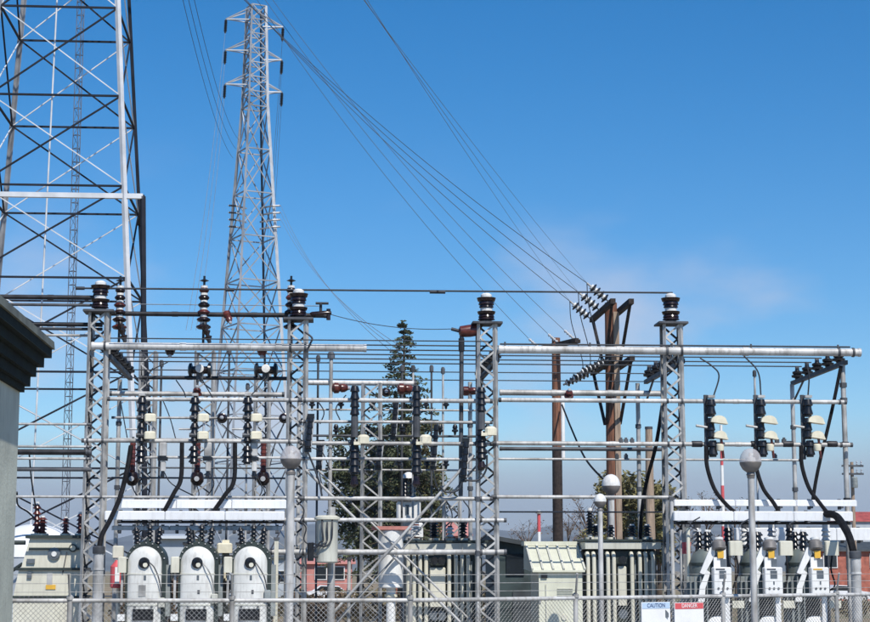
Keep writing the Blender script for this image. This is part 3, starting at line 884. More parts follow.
# columns and posts standing behind
def rear_column(px, py, Y, ptop, w, n, label, name='lattice_column'):
    x = X(px, Y, py); zt = Z(ptop, Y, px)
    t = thing(name, (x, Y, 0), label, 'column')
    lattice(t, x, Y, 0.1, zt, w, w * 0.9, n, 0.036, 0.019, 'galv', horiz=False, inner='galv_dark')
    MB().box((x, Y, 0.05), (w + 0.2, w + 0.2, 0.1)).build('footing', 'concrete', t)
    return t
rear_column(371, 520, 43.6, 384, 0.46, 20, 'open rear lattice column in front of the conifer')
rear_column(204, 430, 46.5, 352, 0.50, 24, 'pale rear lattice column behind the first bay')
rear_column(147, 430, 47.0, 352, 0.42, 24, 'rear lattice column behind the first disc switch')
rear_column(262, 430, 48.0, 372, 0.40, 22, 'rear lattice column behind the third disc switch')
rear_column(452, 560, 46.0, 500, 0.42, 12, 'short rear lattice column behind the radiators')
def thin_post(px, ptop, Y, r, m, label, pbot=None):
    x = X(px, Y, 430)
    t = thing('bus_riser', (x, Y, 0), label, 'post')
    bar('riser', (x, Y, 0), (x, Y, Z(ptop, Y, px)), r, m, t)
    MB().lathe([(r * 1.9, -0.12), (r * 1.9, 0.0), (r * 1.2, 0.05)], (x, Y, Z(ptop, Y, px)), n=8).build('head', 'galv_dark', t)
    MB().box((x, Y, 0.05), (0.3, 0.3, 0.1)).build('footing', 'concrete', t)
for px, pt, Y, r, m, lb in ((317.5, 357, 44.9, 0.03, 'galv_dark', 'thin dark riser beside the second column'), (330.5, 354, 44.0, 0.05, 'galv', 'thicker grey riser standing left of the middle switches'),
                            (402, 367, 45.2, 0.03, 'galv_dark', 'thin dark riser in front of the conifer crown'), (413, 367, 45.2, 0.03, 'galv', 'thin pale riser right of the conifer'),
                            (431.5, 367, 45.0, 0.028, 'galv_dark', 'thin dark riser between the conifer and the third column'), (443, 369, 45.0, 0.028, 'galv', 'thin grey riser next to the third column'),
                            (247, 385, 45.5, 0.028, 'galv', 'thin grey riser behind the third disc switch'), (756, 372, 45.0, 0.028, 'galv', 'thin riser behind the middle hooded switch'),
                            (228, 350, 45.0, 0.03, 'galv_dark', 'thin dark riser behind the second disc switch'), (160, 362, 45.2, 0.03, 'galv_dark', 'thin dark riser near the first column rack')):
    thin_post(px, pt, Y, r, m, lb)

# stacked disc insulators on the dark bus
for k, px in enumerate((120, 204, 291)):
    x = X(px, 40.3, 300); zb = Z(347, 40.3, 200); zt = Z(276, 40.3, px)
    t = thing('disc_insulator', (x, 40.3, zb), ['stacked disc insulator next to the first column top', 'free-standing stacked disc insulator between the first two columns', 'stacked disc insulator against the second column top'][k], 'insulator', 'stacked disc insulators')
    bar('stem', (x, 40.3, zb - 0.1), (x, 40.3, zt - 1.2), 0.03, 'galv_dark', t)
    z = zt - 1.25
    for i in range(6):
        rr = 0.175 - 0.012 * i
        o = MB().lathe([(0.06, 0), (rr * 0.75, 0.01), (rr, 0.05), (rr * 0.96, 0.075), (0.08, 0.12), (0.06, 0.17)], (x, 40.3, z + i * 0.17), n=14).build('disc', 'brown_porc' if (i + k) % 3 else 'red_porc', t)
        MB().lathe([(0.085, 0.118), (0.085, 0.168)], (x, 40.3, z + i * 0.17), n=10).build('cement_ring', 'cap_white', o)
    bar('tip', (x, 40.3, z + 1.02), (x, 40.3, zt), 0.028, 'black_porc', t)
    MB().lathe([(0.03, 0), (0.11, 0.03), (0.02, 0.07)], (x, 40.3, zt - 0.14), n=10).build('top_disc', 'black_porc', t)
    if k < 2:
        insulator(t, (x + 0.02, 40.2, zb + 0.55), (0.28, -0.2, -0.94), 0.5, 0.09, 3, 'brown_porc', 'black_porc', name='hanging_insulator')
# knobs and arresters
def knob(px, py, Y, r, m, label, L=0.22, axis=(0, -1, 0), group=None):
    p = at(px, py, Y)
    t = thing('bell_insulator', p, label, 'insulator', group)
    ax = Vector(axis).normalized()
    MB().lathe([(r * 0.5, 0), (r, L * 0.15), (r * 0.96, L * 0.4), (r * 0.62, L * 0.5), (r * 0.8, L * 0.6), (r * 0.75, L * 0.8), (r * 0.4, L)], p - ax * L * 0.5, ax, 14).build('bell', m, t)
    MB().lathe([(r * 0.38, 0), (r * 0.38, 0.04), (r * 0.2, 0.06)], p + ax * L * 0.5, ax, 10).build('cap', 'grey_porc', t)
    return t
knob(228, 317, 40.25, 0.10, 'red_porc', 'red-brown bell clamped on the upper dark bus', axis=(0.3, -0.5, -0.7), L=0.34)
knob(197, 392, 43.85, 0.13, 'red_porc', 'red-brown knob on the thick pipe behind the first bay', axis=(0, -0.3, 1))
knob(262, 352.5, 39.9, 0.12, 'red_porc', 'red-brown knob hanging under the main beam above a roller', axis=(0, -0.3, -1), L=0.16)
knob(170, 352, 39.9, 0.12, 'brown_porc', 'dark knob hanging under the main beam by the first rack', axis=(0, -0.3, -1), L=0.16)
knob(222, 418, 43.5, 0.13, 'brown_porc', 'dark round bell facing out beside the second disc switch')
knob(284, 418, 43.5, 0.13, 'brown_porc', 'dark round bell facing out beside the second column')
knob(569, 394, 43.9, 0.12, 'red_porc', 'dark red knob on the rear pipe near the slim pole', axis=(0, -0.6, 0.6))
knob(340, 388, 44.0, 0.14, 'red_porc', 'brown saddle fitting under the short thick pipe, near the second column', axis=(1, 0, 0), L=0.4)
knob(405, 389, 44.0, 0.15, 'red_porc', 'brown saddle fitting under the short thick pipe, by the conifer', axis=(1, 0, 0), L=0.4)
knob(386, 392, 43.9, 0.12, 'brown_porc', 'dark round fitting between the two brown saddles')
knob(470, 391, 43.0, 0.12, 'red_porc', 'orange-brown fitting beside the rack of the third column', axis=(1, -0.1, 0), L=0.42)
for k, px in enumerate((200, 266)):
    p = at(px, 370, 41.2)
    t = thing('roller_insulator', p - Vector((0, 0, 0.2)), ['dark roller insulator on the bus under the second disc stack', 'dark roller insulator on the bus next to the second column'][k], 'insulator', 'roller insulators on the lower bus')
    for s in (-1, 1):
        MB().lathe([(0.07, 0), (0.17, 0.03), (0.16, 0.09), (0.08, 0.12)], p + Vector((s * 0.16, 0, 0)), (s, 0, 0), 14).build('flange', 'black_porc', t)
    MB().lathe([(0.09, -0.17), (0.09, 0.17)], p, (1, 0, 0), 12).build('barrel', 'brown_porc', t)
    MB().lathe([(0.10, 0), (0.10, 0.05), (0.05, 0.06)], p + Vector((0, -0.13, 0.02)), (0, -1, 0), 12).build('white_boss', 'cap_white', t)
    MB().box(p - Vector((0, 0, 0.16)), (0.16, 0.12, 0.2)).build('saddle', 'galv_dark', t)
# arrester on the third column
p = at(475, 330, 39.95)
t = thing('surge_arrester', p, 'red-brown arrester held out sideways from the third column top', 'arrester')
MB().lathe([(0.05, 0), (0.13, 0.03), (0.145, 0.2), (0.13, 0.42), (0.06, 0.46)], p + Vector((0.08, 0, 0)), (-1, 0, -0.1), 14).build('body', 'red_porc', t)
bar('bracket', p + Vector((0.05, 0, 0)), (CX[2] - 0.1, YF, p.z + 0.2), 0.07, 'brown_porc', t)
bar('terminal', p + Vector((-0.35, 0, -0.03)), p + Vector((-0.55, 0, 0.02)), 0.04, 'wire', t)
bar('drop_lead', p + Vector((-0.31, 0, -0.1)), (p.x - 0.34, p.y, Z(498, YF, 463) + 0.04), 0.05, 'galv_dark', t)
MB().lathe([(0.07, 0), (0.07, 0.3)], p + Vector((-0.315, 0, -0.5)), n=10).build('lead_sleeve', 'copper_bus', t)
q = at(325, 314, 40.3)
t = thing('line_clamp', q, 'dark clamp at the end of the upper bus beside the second column', 'clamp')
MB().lathe([(0.05, -0.25), (0.07, -0.2), (0.07, 0.15), (0.04, 0.25)], q - Vector((0.1, 0, 0)), (1, 0, 0.1), 10).build('clamp_body', 'brown_porc', t)
bar('upright', q + Vector((-0.1, 0, -0.02)), q + Vector((-0.1, 0, 0.25)), 0.035, 'wire', t)
bar('crossbar', q + Vector((-0.22, 0, 0.25)), q + Vector((0.08, 0, 0.25)), 0.03, 'wire', t)
bar('hook', q + Vector((0.08, 0, 0.12)), q + Vector((0.08, 0, -0.14)), 0.05, 'brown_porc', t)
span('tie_wire', q + Vector((0.1, 0, 0)), p + Vector((-0.55, 0, 0.02)), 0.12, 0.009, 'wire', 'thin wire slanting from the bus clamp to the red arrester', 'wire')

# ------------------------------------------------------------------ switches
def disc_switch(px, label, group):
    Y = FB - 0.16
    x = X(px, Y, 430); z1 = Z(396, Y, px); z0 = Z(464, Y, px)
    t = thing('fuse_switch', (x, Y, z0), label, 'switch', group)
    L = z1 - z0
    bar('back_bar', (x, Y + 0.11, z0 + 0.02), (x, Y + 0.11, z1), 0.035, 'galv_dark', t, 'box')
    for k, (f0, f1) in enumerate(((0.62, 0.98), (0.30, 0.60), (0.0, 0.26))):
        MB().lathe(sheds(L * (f1 - f0), 0.125 if k != 1 else 0.105, 3 if k != 1 else 3, core=0.62), (x, Y, z0 + L * f0), n=12).build('insulator', 'black_porc', t)
    for f in (0.42, 0.68):
        zc = z0 + L * f
        o = MB().cham((x + 0.20, Y - 0.06, zc), (0.25, 0.2, 0.17), 0.03).build('fuse_cover', 'cream', t)
        MB().lathe([(0.05, 0), (0.05, 0.16)], (x + 0.05, Y - 0.06, zc), (-1, 0, 0), 8).build('cover_stud', 'galv_dark', o)
    bar('fuse_tube', (x + 0.21, Y - 0.06, z0 + L * 0.33), (x + 0.21, Y - 0.06, z0 + L * 0.60), 0.028, 'grey_porc', t)
    MB().box((x, Y, z1 + 0.03), (0.14, 0.2, 0.06)).build('top_clamp', 'galv', t)
    bar('line_stud', (x - 0.02, Y, z0 + L * 0.51), (x - 0.35, Y, z0 + L * 0.51), 0.022, 'galv', t)
    return t
for k, px in enumerate((141.5, 194.5, 247.5)):
    disc_switch(px, ['dark fuse switch with two cream boxes beside the first column', 'dark fuse switch with two cream boxes below the red-brown knob', 'dark fuse switch with two cream boxes nearest the second column'][k], 'fuse switches in the first bay')
def hooded_switch(px, label, group):
    Y = FB - 0.16
    x = X(px, Y, 430); z1 = Z(398, Y, px); z0 = Z(457, Y, px); L = z1 - z0
    t = thing('hooded_switch', (x, Y, z0), label, 'switch', group)
    bar('back_bar', (x - 0.10, Y + 0.10, z0 - 0.05), (x - 0.10, Y + 0.10, z1 + 0.08), 0.04, 'galv_dark', t, 'box')
    MB().lathe(sheds(L * 0.30, 0.12, 2, core=0.7), (x, Y, z0 + L * 0.68), n=12).build('insulator', 'black_porc', t)
    MB().lathe(sheds(L * 0.36, 0.10, 3, core=0.75), (x - 0.01, Y, z0 + L * 0.30), n=12).build('insulator', 'black_porc', t)
    MB().lathe(sheds(L * 0.28, 0.12, 2, core=0.7), (x + 0.02, Y, z0), n=12).build('insulator', 'black_porc', t)
    for f, w, o_ in ((0.60, 0.36, 0.14), (0.34, 0.30, 0.17)):
        zc = z0 + L * f
        n = 8
        poly = [(-w / 2, -0.02)] + [(w / 2 * math.cos(a), 0.13 * math.sin(a)) for a in [math.pi * (1 - i / n) for i in range(n + 1)]] + [(w / 2 + 0.03, -0.07)]
        o = MB().prism(poly, -0.13, 0.13, (x + o_, Y - 0.05, zc)).build('hood', 'cream', t)
    MB().lathe([(0.08, 0), (0.09, 0.03), (0.09, 0.14), (0.06, 0.16)], (x + 0.17, Y - 0.08, z0 + L * 0.10), n=12).build('lower_cover', 'cream', t)
    MB().box((x, Y, z1 + 0.03), (0.16, 0.2, 0.06)).build('top_clamp', 'galv', t)
    bar('line_stud', (x - 0.1, Y, z0 + L * 0.5), (x - 0.36, Y, z0 + L * 0.53), 0.03, 'galv', t)
    bar('fuse_tube', (x + 0.24, Y - 0.1, z0 - 0.03), (x + 0.20, Y - 0.1, z0 + L * 0.3), 0.03, 'red_porc', t)
    return t
for k, px in enumerate((711.5, 761.5, 808.5)):
    hooded_switch(px, ['hooded cream and black switch next to the fourth column', 'hooded cream and black switch above the large globe lamp', 'hooded cream and black switch nearest the end post'][k], 'hooded switches')
def centre_switch(px, py0, py1, Y, label, mirror=False):
    x = X(px, Y, 440); z1 = Z(py0, Y, px); z0 = Z(py1, Y, px); L = z1 - z0
    t = thing('fuse_switch', (x, Y, z0), label, 'switch', 'tall switches of the middle bay')
    bar('back_bar', (x - 0.02, Y + 0.13, z0), (x - 0.02, Y + 0.13, z1), 0.045, 'galv_dark', t, 'box')
    MB().lathe(sheds(L * 0.30, 0.11, 4, core=0.7), (x, Y, z0 + L * 0.68), n=12).build('insulator', 'black_porc', t)
    MB().lathe([(0.085, 0), (0.085, L * 0.2)], (x, Y, z0 + L * 0.48), n=10).build('barrel', 'galv_dark', t)
    MB().lathe(sheds(L * 0.34, 0.13, 5, core=0.7), (x, Y, z0 + L * 0.12), n=12).build('insulator', 'black_porc', t)
    MB().lathe([(0.05, 0), (0.10, 0.05), (0.06, L * 0.1)], (x, Y, z0 + 0.01), n=10).build('lower_terminal', 'brown_porc', t)
    MB().cham((x + 0.2, Y - 0.1, z0 + L * 0.46), (0.26, 0.22, 0.2), 0.05).build('fuse_box', 'cream', t)
    MB().prismx([(-0.1, -0.04), (0.1, -0.04), (0.1, 0.03), (-0.1, 0.03)], x - 0.02, x + 0.14, (0, Y - 0.1, z0 + L * 0.42)).build('box_arm', 'cream', t)
centre_switch(354.5, 384, 487, FB - 0.17, 'tall dark switch with white box in front of the rear lattice column')
centre_switch(416.5, 384, 487, FB - 0.17, 'tall dark switch with white box right of the conifer')
centre_switch(481.5, 386, 470, FB - 0.25, 'tall dark switch with white box against the third column')
def slim_switch(px, py0, py1, Y, label):
    x = X(px, Y, 440); z1 = Z(py0, Y, px); z0 = Z(py1, Y, px); L = z1 - z0
    t = thing('knife_switch', (x, Y, z0), label, 'switch', 'slim knife switches')
    bar('blade', (x + 0.05, Y, z0 + 0.05), (x + 0.12, Y, z1 - 0.05), 0.03, 'grey_porc', t, 'box')
    MB().lathe(sheds(L * 0.8, 0.075, 5, core=0.75), (x, Y - 0.1, z0 + L * 0.1), (0.08, 0, 1), 10).build('insulator', 'black_porc', t)
    MB().box((x, Y + 0.03, z0 + 0.05), (0.16, 0.2, 0.1)).build('lower_clamp', 'black_porc', t)
    MB().box((x + 0.06, Y + 0.03, z1 - 0.05), (0.16, 0.2, 0.1)).build('upper_clamp', 'black_porc', t)
for px, a, b, Y, lb in ((308, 414, 452, FB - 0.1, 'slim tilted knife switch beside the lamp by the second column'), (463, 438, 482, FB - 0.1, 'slim knife switch above the rising brace end'),
                        (433, 420, 470, 43.9, 'slim rear knife switch between conifer and third column'), (319, 440, 470, 43.9, 'slim rear knife switch near the second column'),
                        (393, 400, 440, 43.9, 'slim rear knife switch before the conifer'), (378, 440, 470, 43.3, 'slim rear switch on the open lattice column')):
    slim_switch(px, a, b, Y, lb)
for k, px in enumerate((132, 197, 263)):
    Y = 41.0
    p = at(px, 442, Y); q = at(px, 486, Y)
    t = thing('hanging_insulator', q, ['dark-red hanging insulator with black bell beside the first column', 'dark-red hanging insulator with black bell below the second fuse switch', 'dark-red hanging insulator with black bell next to the second column'][k], 'insulator', 'hanging bell insulators')
    L = p.z - q.z
    MB().lathe(sheds(L * 0.68, 0.075, 7, core=0.8), (q.x, Y, q.z + L * 0.32), n=10).build('rod', 'red_porc', t)
    MB().lathe([(0.03, 0), (0.09, 0.02), (0.15, 0.1), (0.16, 0.2), (0.13, 0.3), (0.07, 0.34)], (q.x, Y, q.z), n=14).build('bell', 'brown_porc', t)
    MB().lathe([(0.06, 0), (0.06, 0.02)], (q.x, Y - 0.15, q.z + 0.16), (0, -1, 0), 10).build('boss', 'grey_porc', t)
    bar('hanger', (q.x, Y, p.z - 0.02), (q.x, Y, p.z + 0.12), 0.03, 'galv_dark', t)
# back pipe that carries the hanging insulators
hbar(110, 300, 440, 41.0, 0.04, 'galv', 'rear grey pipe from which the bell insulators hang')
hbar(140, 300, 468, 45.0, 0.022, 'galv_dark', 'thin dark rear rod behind the hanging bells')
hbar(112, 296, 478, 43.2, 0.022, 'galv_dark', 'thin dark rod level with the black bells')
hbar(112, 296, 418, 43.6, 0.03, 'galv', 'thin grey rear pipe level with the upper cream boxes')
hbar(304, 480, 410, 44.2, 0.025, 'galv', 'thin grey rear pipe in the middle bay above the slim switches')
hbar(304, 480, 470, 44.2, 0.025, 'galv', 'thin grey rear pipe in the middle bay below the slim switches')
hbar(304, 480, 436, 44.0, 0.03, 'galv_dark', 'dark rear pipe in the middle bay through the slim switches')

# small terminal blocks and pin insulators that crowd the pipes
for k, px in enumerate((163, 208, 254)):
    Y = FB - 0.09
    p = at(px, 450, Y)
    t = thing('terminal_block', p, ['grey terminal block on the thin pipe right of the first fuse switch', 'grey terminal block on the thin pipe right of the second fuse switch', 'grey terminal block on the thin pipe right of the third fuse switch'][k], 'terminal block', 'terminal blocks of the first bay')
    MB().cham(p + Vector((0, 0, 0.02)), (0.17, 0.12, 0.30), 0.02).build('block', 'galv', t)
    MB().box(p + Vector((0, 0, -0.20)), (0.22, 0.14, 0.08)).build('dark_clamp', 'black_porc', t)
    MB().cham(p + Vector((0.01, 0, -0.36)), (0.12, 0.10, 0.22), 0.02).build('lower_block', 'galv_light', t)
    MB().lathe([(0.03, 0), (0.05, 0.03), (0.03, 0.16)], p + Vector((0.0, 0, -0.62)), n=8).build('stud', 'black_porc', t)
def pin(px, py, Y, r=0.085, h=0.26):
    p = at(px, py, Y)
    t = thing('pin_insulator', p, 'small black pin insulator standing on a rear pipe of the middle bay', 'insulator', 'pin insulators of the middle bay')
    MB().lathe([(0.03, 0), (0.035, h * 0.2), (r, h * 0.3), (r * 0.95, h * 0.45), (r * 0.5, h * 0.52), (r * 0.8, h * 0.6), (r * 0.75, h * 0.78), (r * 0.4, h)], p, n=10).build('porcelain', 'black_porc', t)
    MB().lathe([(0.02, -0.06), (0.02, 0.01)], p, n=6).build('pin', 'galv_dark', t)
for px, py, Y in ((312, 408.5, 44.2), (341, 408.5, 44.2), (372, 408.5, 44.2), (426, 408.5, 44.2), (446, 408.5, 44.2), (336, 434.5, 44.0), (368, 434.5, 44.0), (402, 434.5, 44.0), (440, 434.5, 44.0), (455, 434.5, 44.0), (343, 468.5, 44.2), (369, 468.5, 44.2), (399, 468.5, 44.2), (427, 468.5, 44.2), (446, 468.5, 44.2)):
    pin(px, py, Y)
L1 = [([(146, 388), (150, 372), (168, 362)], 41), ([(200, 376), (207, 388), (213, 398)], 41.1), ([(266, 376), (258, 388), (250, 396)], 41.1), ([(163, 470), (172, 484), (196, 497)], 40.6), ([(208, 470), (214, 484), (206, 498)], 40.6),
      ([(254, 470), (262, 488), (258, 499)], 40.6), ([(222, 424), (236, 436), (250, 441)], 43.2), ([(132, 486), (136, 494), (142, 500)], 40.8), ([(197, 486), (199, 494), (196, 500)], 40.8), ([(263, 486), (265, 494), (262, 500)], 40.8),
      ([(284, 424), (276, 440), (270, 466)], 43.2), ([(162, 398), (170, 418), (176, 440)], 43.8), ([(176, 380), (184, 392), (186, 400)], 41.3), ([(120, 398), (124, 420), (128, 442)], 43.0)]
for k, (pts, Y) in enumerate(L1):
    cable('lead_wire', [at(p[0], p[1], Y) for p in pts], 0.014, 'wire', 'thin dark jumper lead among the fuse switches of the first bay', 'wire', 'jumper leads of the first bay', n=5, sides=5)
L2 = [([(300, 430), (310, 446), (322, 452), (330, 470)], 43.8), ([(355, 490), (352, 500), (344, 508)], 40.0), ([(417, 490), (425, 502), (431, 512)], 40.2), ([(393, 440), (398, 452), (394, 466)], 43.8), ([(319, 470), (322, 484), (330, 494)], 43.8),
      ([(433, 470), (436, 484), (441, 500), (436, 520)], 43.6), ([(446, 500), (452, 514), (450, 530)], 43.0), ([(463, 500), (470, 512), (464, 530)], 42.8), ([(300, 520), (306, 528), (304, 540), (312, 546)], 39.4), ([(296, 500), (304, 510), (300, 522)], 39.4), ([(317, 400), (324, 412), (320, 424)], 44.0), ([(346, 395), (336, 408), (340, 420)], 44.0)]
for k, (pts, Y) in enumerate(L2):
    cable('lead_wire', [at(p[0], p[1], Y) for p in pts], 0.016, 'wire', 'thin dark jumper lead among the switches of the middle bay', 'wire', 'jumper leads of the middle bay', n=5, sides=5)
x = X(477.5, FB - 0.1, 500)
t = thing('operating_pipe', (x, FB - 0.1, 0), 'upright grey switch-operating pipe beside the third column', 'pipe')
bar('shaft', (x, FB - 0.1, 0.9), (x, FB - 0.1, Z(392, FB, 478)), 0.04, 'galv', t)
MB().box((x, FB - 0.1, 0.45), (0.22, 0.22, 0.9)).build('gear_box', 'galv', t)
for py in (444, 499, 553):
    MB().lathe([(0.06, -0.05), (0.06, 0.05)], (x, FB - 0.1, Z(py, FB, 478)), n=10).build('guide', 'galv_dark', t)

# ------------------------------------------------------------------ white cable ducts
def duct(px0, px1, py, Y, h, d, label, m='duct_white', brackets=6):
    x0, x1 = X(px0, Y, py), X(px1, Y, py); z = Z(py, Y, (px0 + px1) / 2)
    t = thing('cable_duct', ((x0 + x1) / 2, Y, z - h / 2), label, 'duct')
    n = max(2, round((x1 - x0) / 1.3))
    for i in range(n):
        a = x0 + (x1 - x0) * i / n; b = x0 + (x1 - x0) * (i + 1) / n - 0.008
        MB().cham(((a + b) / 2, Y, z), (b - a, d, h), 0.02).build('duct_length', m, t)
    for i in range(brackets):
        xx = x0 + (x1 - x0) * (i + 0.5) / brackets
        MB().box((xx, Y + d / 2 + 0.02, z - 0.02), (0.07, 0.05, h + 0.1)).build('bracket', 'galv_dark', t)
        MB().box((xx, Y, z - h / 2 - 0.025), (0.06, d, 0.05)).build('strap', 'galv_dark', t)
    return t
duct(121, 287, 504, FB - 0.15, 0.19, 0.22, 'upper white cable duct above the first bay regulators')
duct(105, 285, 515.5, FB - 0.45, 0.19, 0.22, 'wide white cable duct in the middle of the first bay set')
duct(112, 284, 528, FB - 0.30, 0.10, 0.16, 'narrow strapped duct lowest above the first bay regulators', 'galv_light', 12)
duct(673, 856, 503, FB - 0.15, 0.14, 0.22, 'upper white cable duct over the panel-fronted regulators')
duct(673, 852, 516, FB - 0.45, 0.21, 0.22, 'wide white cable duct over the panel-fronted regulators')
duct(735, 885, 534, 42.6, 0.30, 0.25, 'deep white rear duct behind the panel-fronted regulators', brackets=9)
hbar(674, 850, 523, FB - 0.36, 0.035, 'copper_bus', 'dark bus rail under the wide duct over the panel-fronted regulators', name='bus_pipe', cat='bus pipe')
hbar(118, 284, 522, FB - 0.36, 0.03, 'copper_bus', 'dark bus rail under the wide duct of the first bay', name='bus_pipe', cat='bus pipe')

# ------------------------------------------------------------------ regulators of the first bay
def arch(w, h, n=12):                # arched outline in XZ, base on z=0
    r = w / 2
    return [(-r, 0), (r, 0)] + [(r * math.cos(a), h - r + r * math.sin(a)) for a in [math.pi * i / n for i in range(n + 1)]]
def regulator(px, label, group, var=0):
    Y = 38.7
    x = X(px, Y, 580); zt = Z(541.5, Y, px); z0 = 1.15
    t = thing('voltage_regulator', (x, Y, 0), label, 'regulator', group)
    H = zt - z0
    body = MB().prism(arch(0.86, H, 14), 0.0, 0.74, (x, Y - 0.25, z0)).build('tank', 'equip_green', t)
    rs = 0.37
    sh = MB().lathe([(rs, 0), (rs, H - 0.10 - rs)] + [(rs * math.cos(a), H - 0.10 - rs + rs * math.sin(a)) for a in [R(9 * i) for i in range(1, 10)]] + [(0.01, H - 0.10)], (0, 0, 0), n=28)
    sh.v = [Vector((x - 0.02 + v.x, Y - 0.22 + v.y * 0.42, z0 + v.z)) for v in sh.v]
    fr = sh.build('front_shell', 'shell_white', t)
    for hz_ in (0.62, 1.28):
        rg = MB().lathe([(rs + 0.004, 0), (rs + 0.012, 0.008), (rs + 0.012, 0.03), (rs + 0.004, 0.038)], (0, 0, 0), n=28)
        rg.v = [Vector((x - 0.02 + v.x, Y - 0.22 + v.y * 0.43, zt - 0.10 - hz_ + v.z)) for v in rg.v]
        rg.build('seam_band', 'equip', fr)
    for i in range(9):
        a = math.pi * (i + 0.5) / 9
        MB().lathe([(0.016, 0), (0.016, 0.025)], (x + 0.40 * math.cos(a), Y - 0.25, zt - 0.43 + 0.40 * math.sin(a)), (0, -1, 0), 6).build('rim_bolt', 'galv', t)
    MB().box((x, Y + 0.1, zt + 0.03), (0.05, 0.14, 0.12)).build('lifting_lug', 'equip_green', t)
    ko = (hash(label) % 7) * 0.01 if False else 0.02 * var
    MB().tube(spline([(x + 0.10, Y - 0.40, zt - 0.46), (x + 0.20, Y - 0.44, zt - 0.56 - ko), (x + 0.30, Y - 0.40, zt - 0.8), (x + 0.37, Y - 0.30, zt - 1.2 + ko)], 5), 0.014, 6).build('gauge_conduit', 'galv_dark' if var != 1 else 'galv', t)
    MB().cham((x + 0.36, Y - 0.33, zt - 1.30 + 0.08 * var), (0.14, 0.1, 0.2), 0.015).build('relay_box', 'equip' if var != 2 else 'equip_grey', t)
    for dx in (-0.2, 0.16):
        MB().box((x + dx, Y - 0.40, zt - 1.40), (0.05, 0.03, 0.03)).build('latch', 'galv_dark', fr)
    yf = Y - 0.372
    o = MB().lathe([(0.12, -0.06), (0.12, 0.04), (0.09, 0.05)], (x - 0.02, yf, zt - 0.46), (0, -1, 0), 16).build('dial', 'black_porc', fr)
    MB().lathe([(0.05, 0), (0.05, 0.02)], (x + 0.005, yf - 0.045, zt - 0.505), (0, -1, 0), 12).build('dial_face', 'equip_pale', fr)
    MB().lathe([(0.04, 0), (0.04, 0.03)], (x + 0.0, yf - 0.055, zt - 0.40), (0, -1, 0), 10).build('dial_boss', 'black_porc', fr)
    if var == 0: MB().box((x - 0.05, yf, zt - 1.05), (0.15, 0.03, 0.24)).build('nameplate', 'galv', fr)
    else: MB().box((x + 0.02 * var, yf, zt - 1.08), (0.05, 0.02, 0.08)).build('nameplate', 'galv_dark', fr)
    MB().box((x + 0.0, yf, zt - 0.78), (0.05, 0.02, 0.1)).build('warning_label', 'screen_grey', fr)
    MB().box((x - 0.02, yf + 0.02, zt - 1.56), (0.44, 0.10, 0.24)).build('lower_window', 'black_porc', fr)
    MB().lathe([(0.26, -0.06), (0.25, 0.05), (0.16, 0.09)], (x - 0.02, yf, zt - 1.98), (0, -1, 0), 16).build('manhole_cover', 'white_paint', fr)
    # side control box, radiator fins, bushings, stand
    o = MB().cham((x - 0.50, Y - 0.22, zt - 0.50), (0.18, 0.3, 0.34), 0.02).build('side_box', 'equip_pale', t)
    MB().box((x - 0.50, Y - 0.22, zt - 1.0), (0.05, 0.05, 0.7)).build('conduit', 'galv', t)
    MB().box((x - 0.49, Y - 0.30, zt - 1.62), (0.15, 0.2, 0.14)).build('junction_box', 'white_paint', t)
    for i in range(5):
        MB().box((x + 0.475, Y - 0.12 + i * 0.11, zt - 1.05), (0.09, 0.025, 1.1)).build('radiator_fin', 'equip_grey', t)
    for i, (dx, dy) in enumerate(((-0.22, 0.1), (0.02, 0.25), (0.22, 0.05))):
        zz = zt - 0.43 + math.sqrt(max(0, 0.43 ** 2 - dx * dx))
        insulator(t, (x + dx, Y + dy, zz - 0.03), (dx * 0.5, 0, 1), 0.42, 0.085, 4, 'black_porc', 'galv_dark', name='bushing', capr=0.4)
    for sx in (-1, 1):
        for sy in (0, 1):
            bar('leg', (x + sx * 0.36, Y - 0.2 + sy * 0.62, 0), (x + sx * 0.36, Y - 0.2 + sy * 0.62, z0), 0.05, 'galv', t, 'box')
    return t
for k, px in enumerate((146.5, 199, 251.5)):
    regulator(px, ['white arched regulator with dial next to the red canister', 'white arched regulator between its two twins', 'white arched regulator nearest the second column'][k], 'arched regulators of the first bay', k)

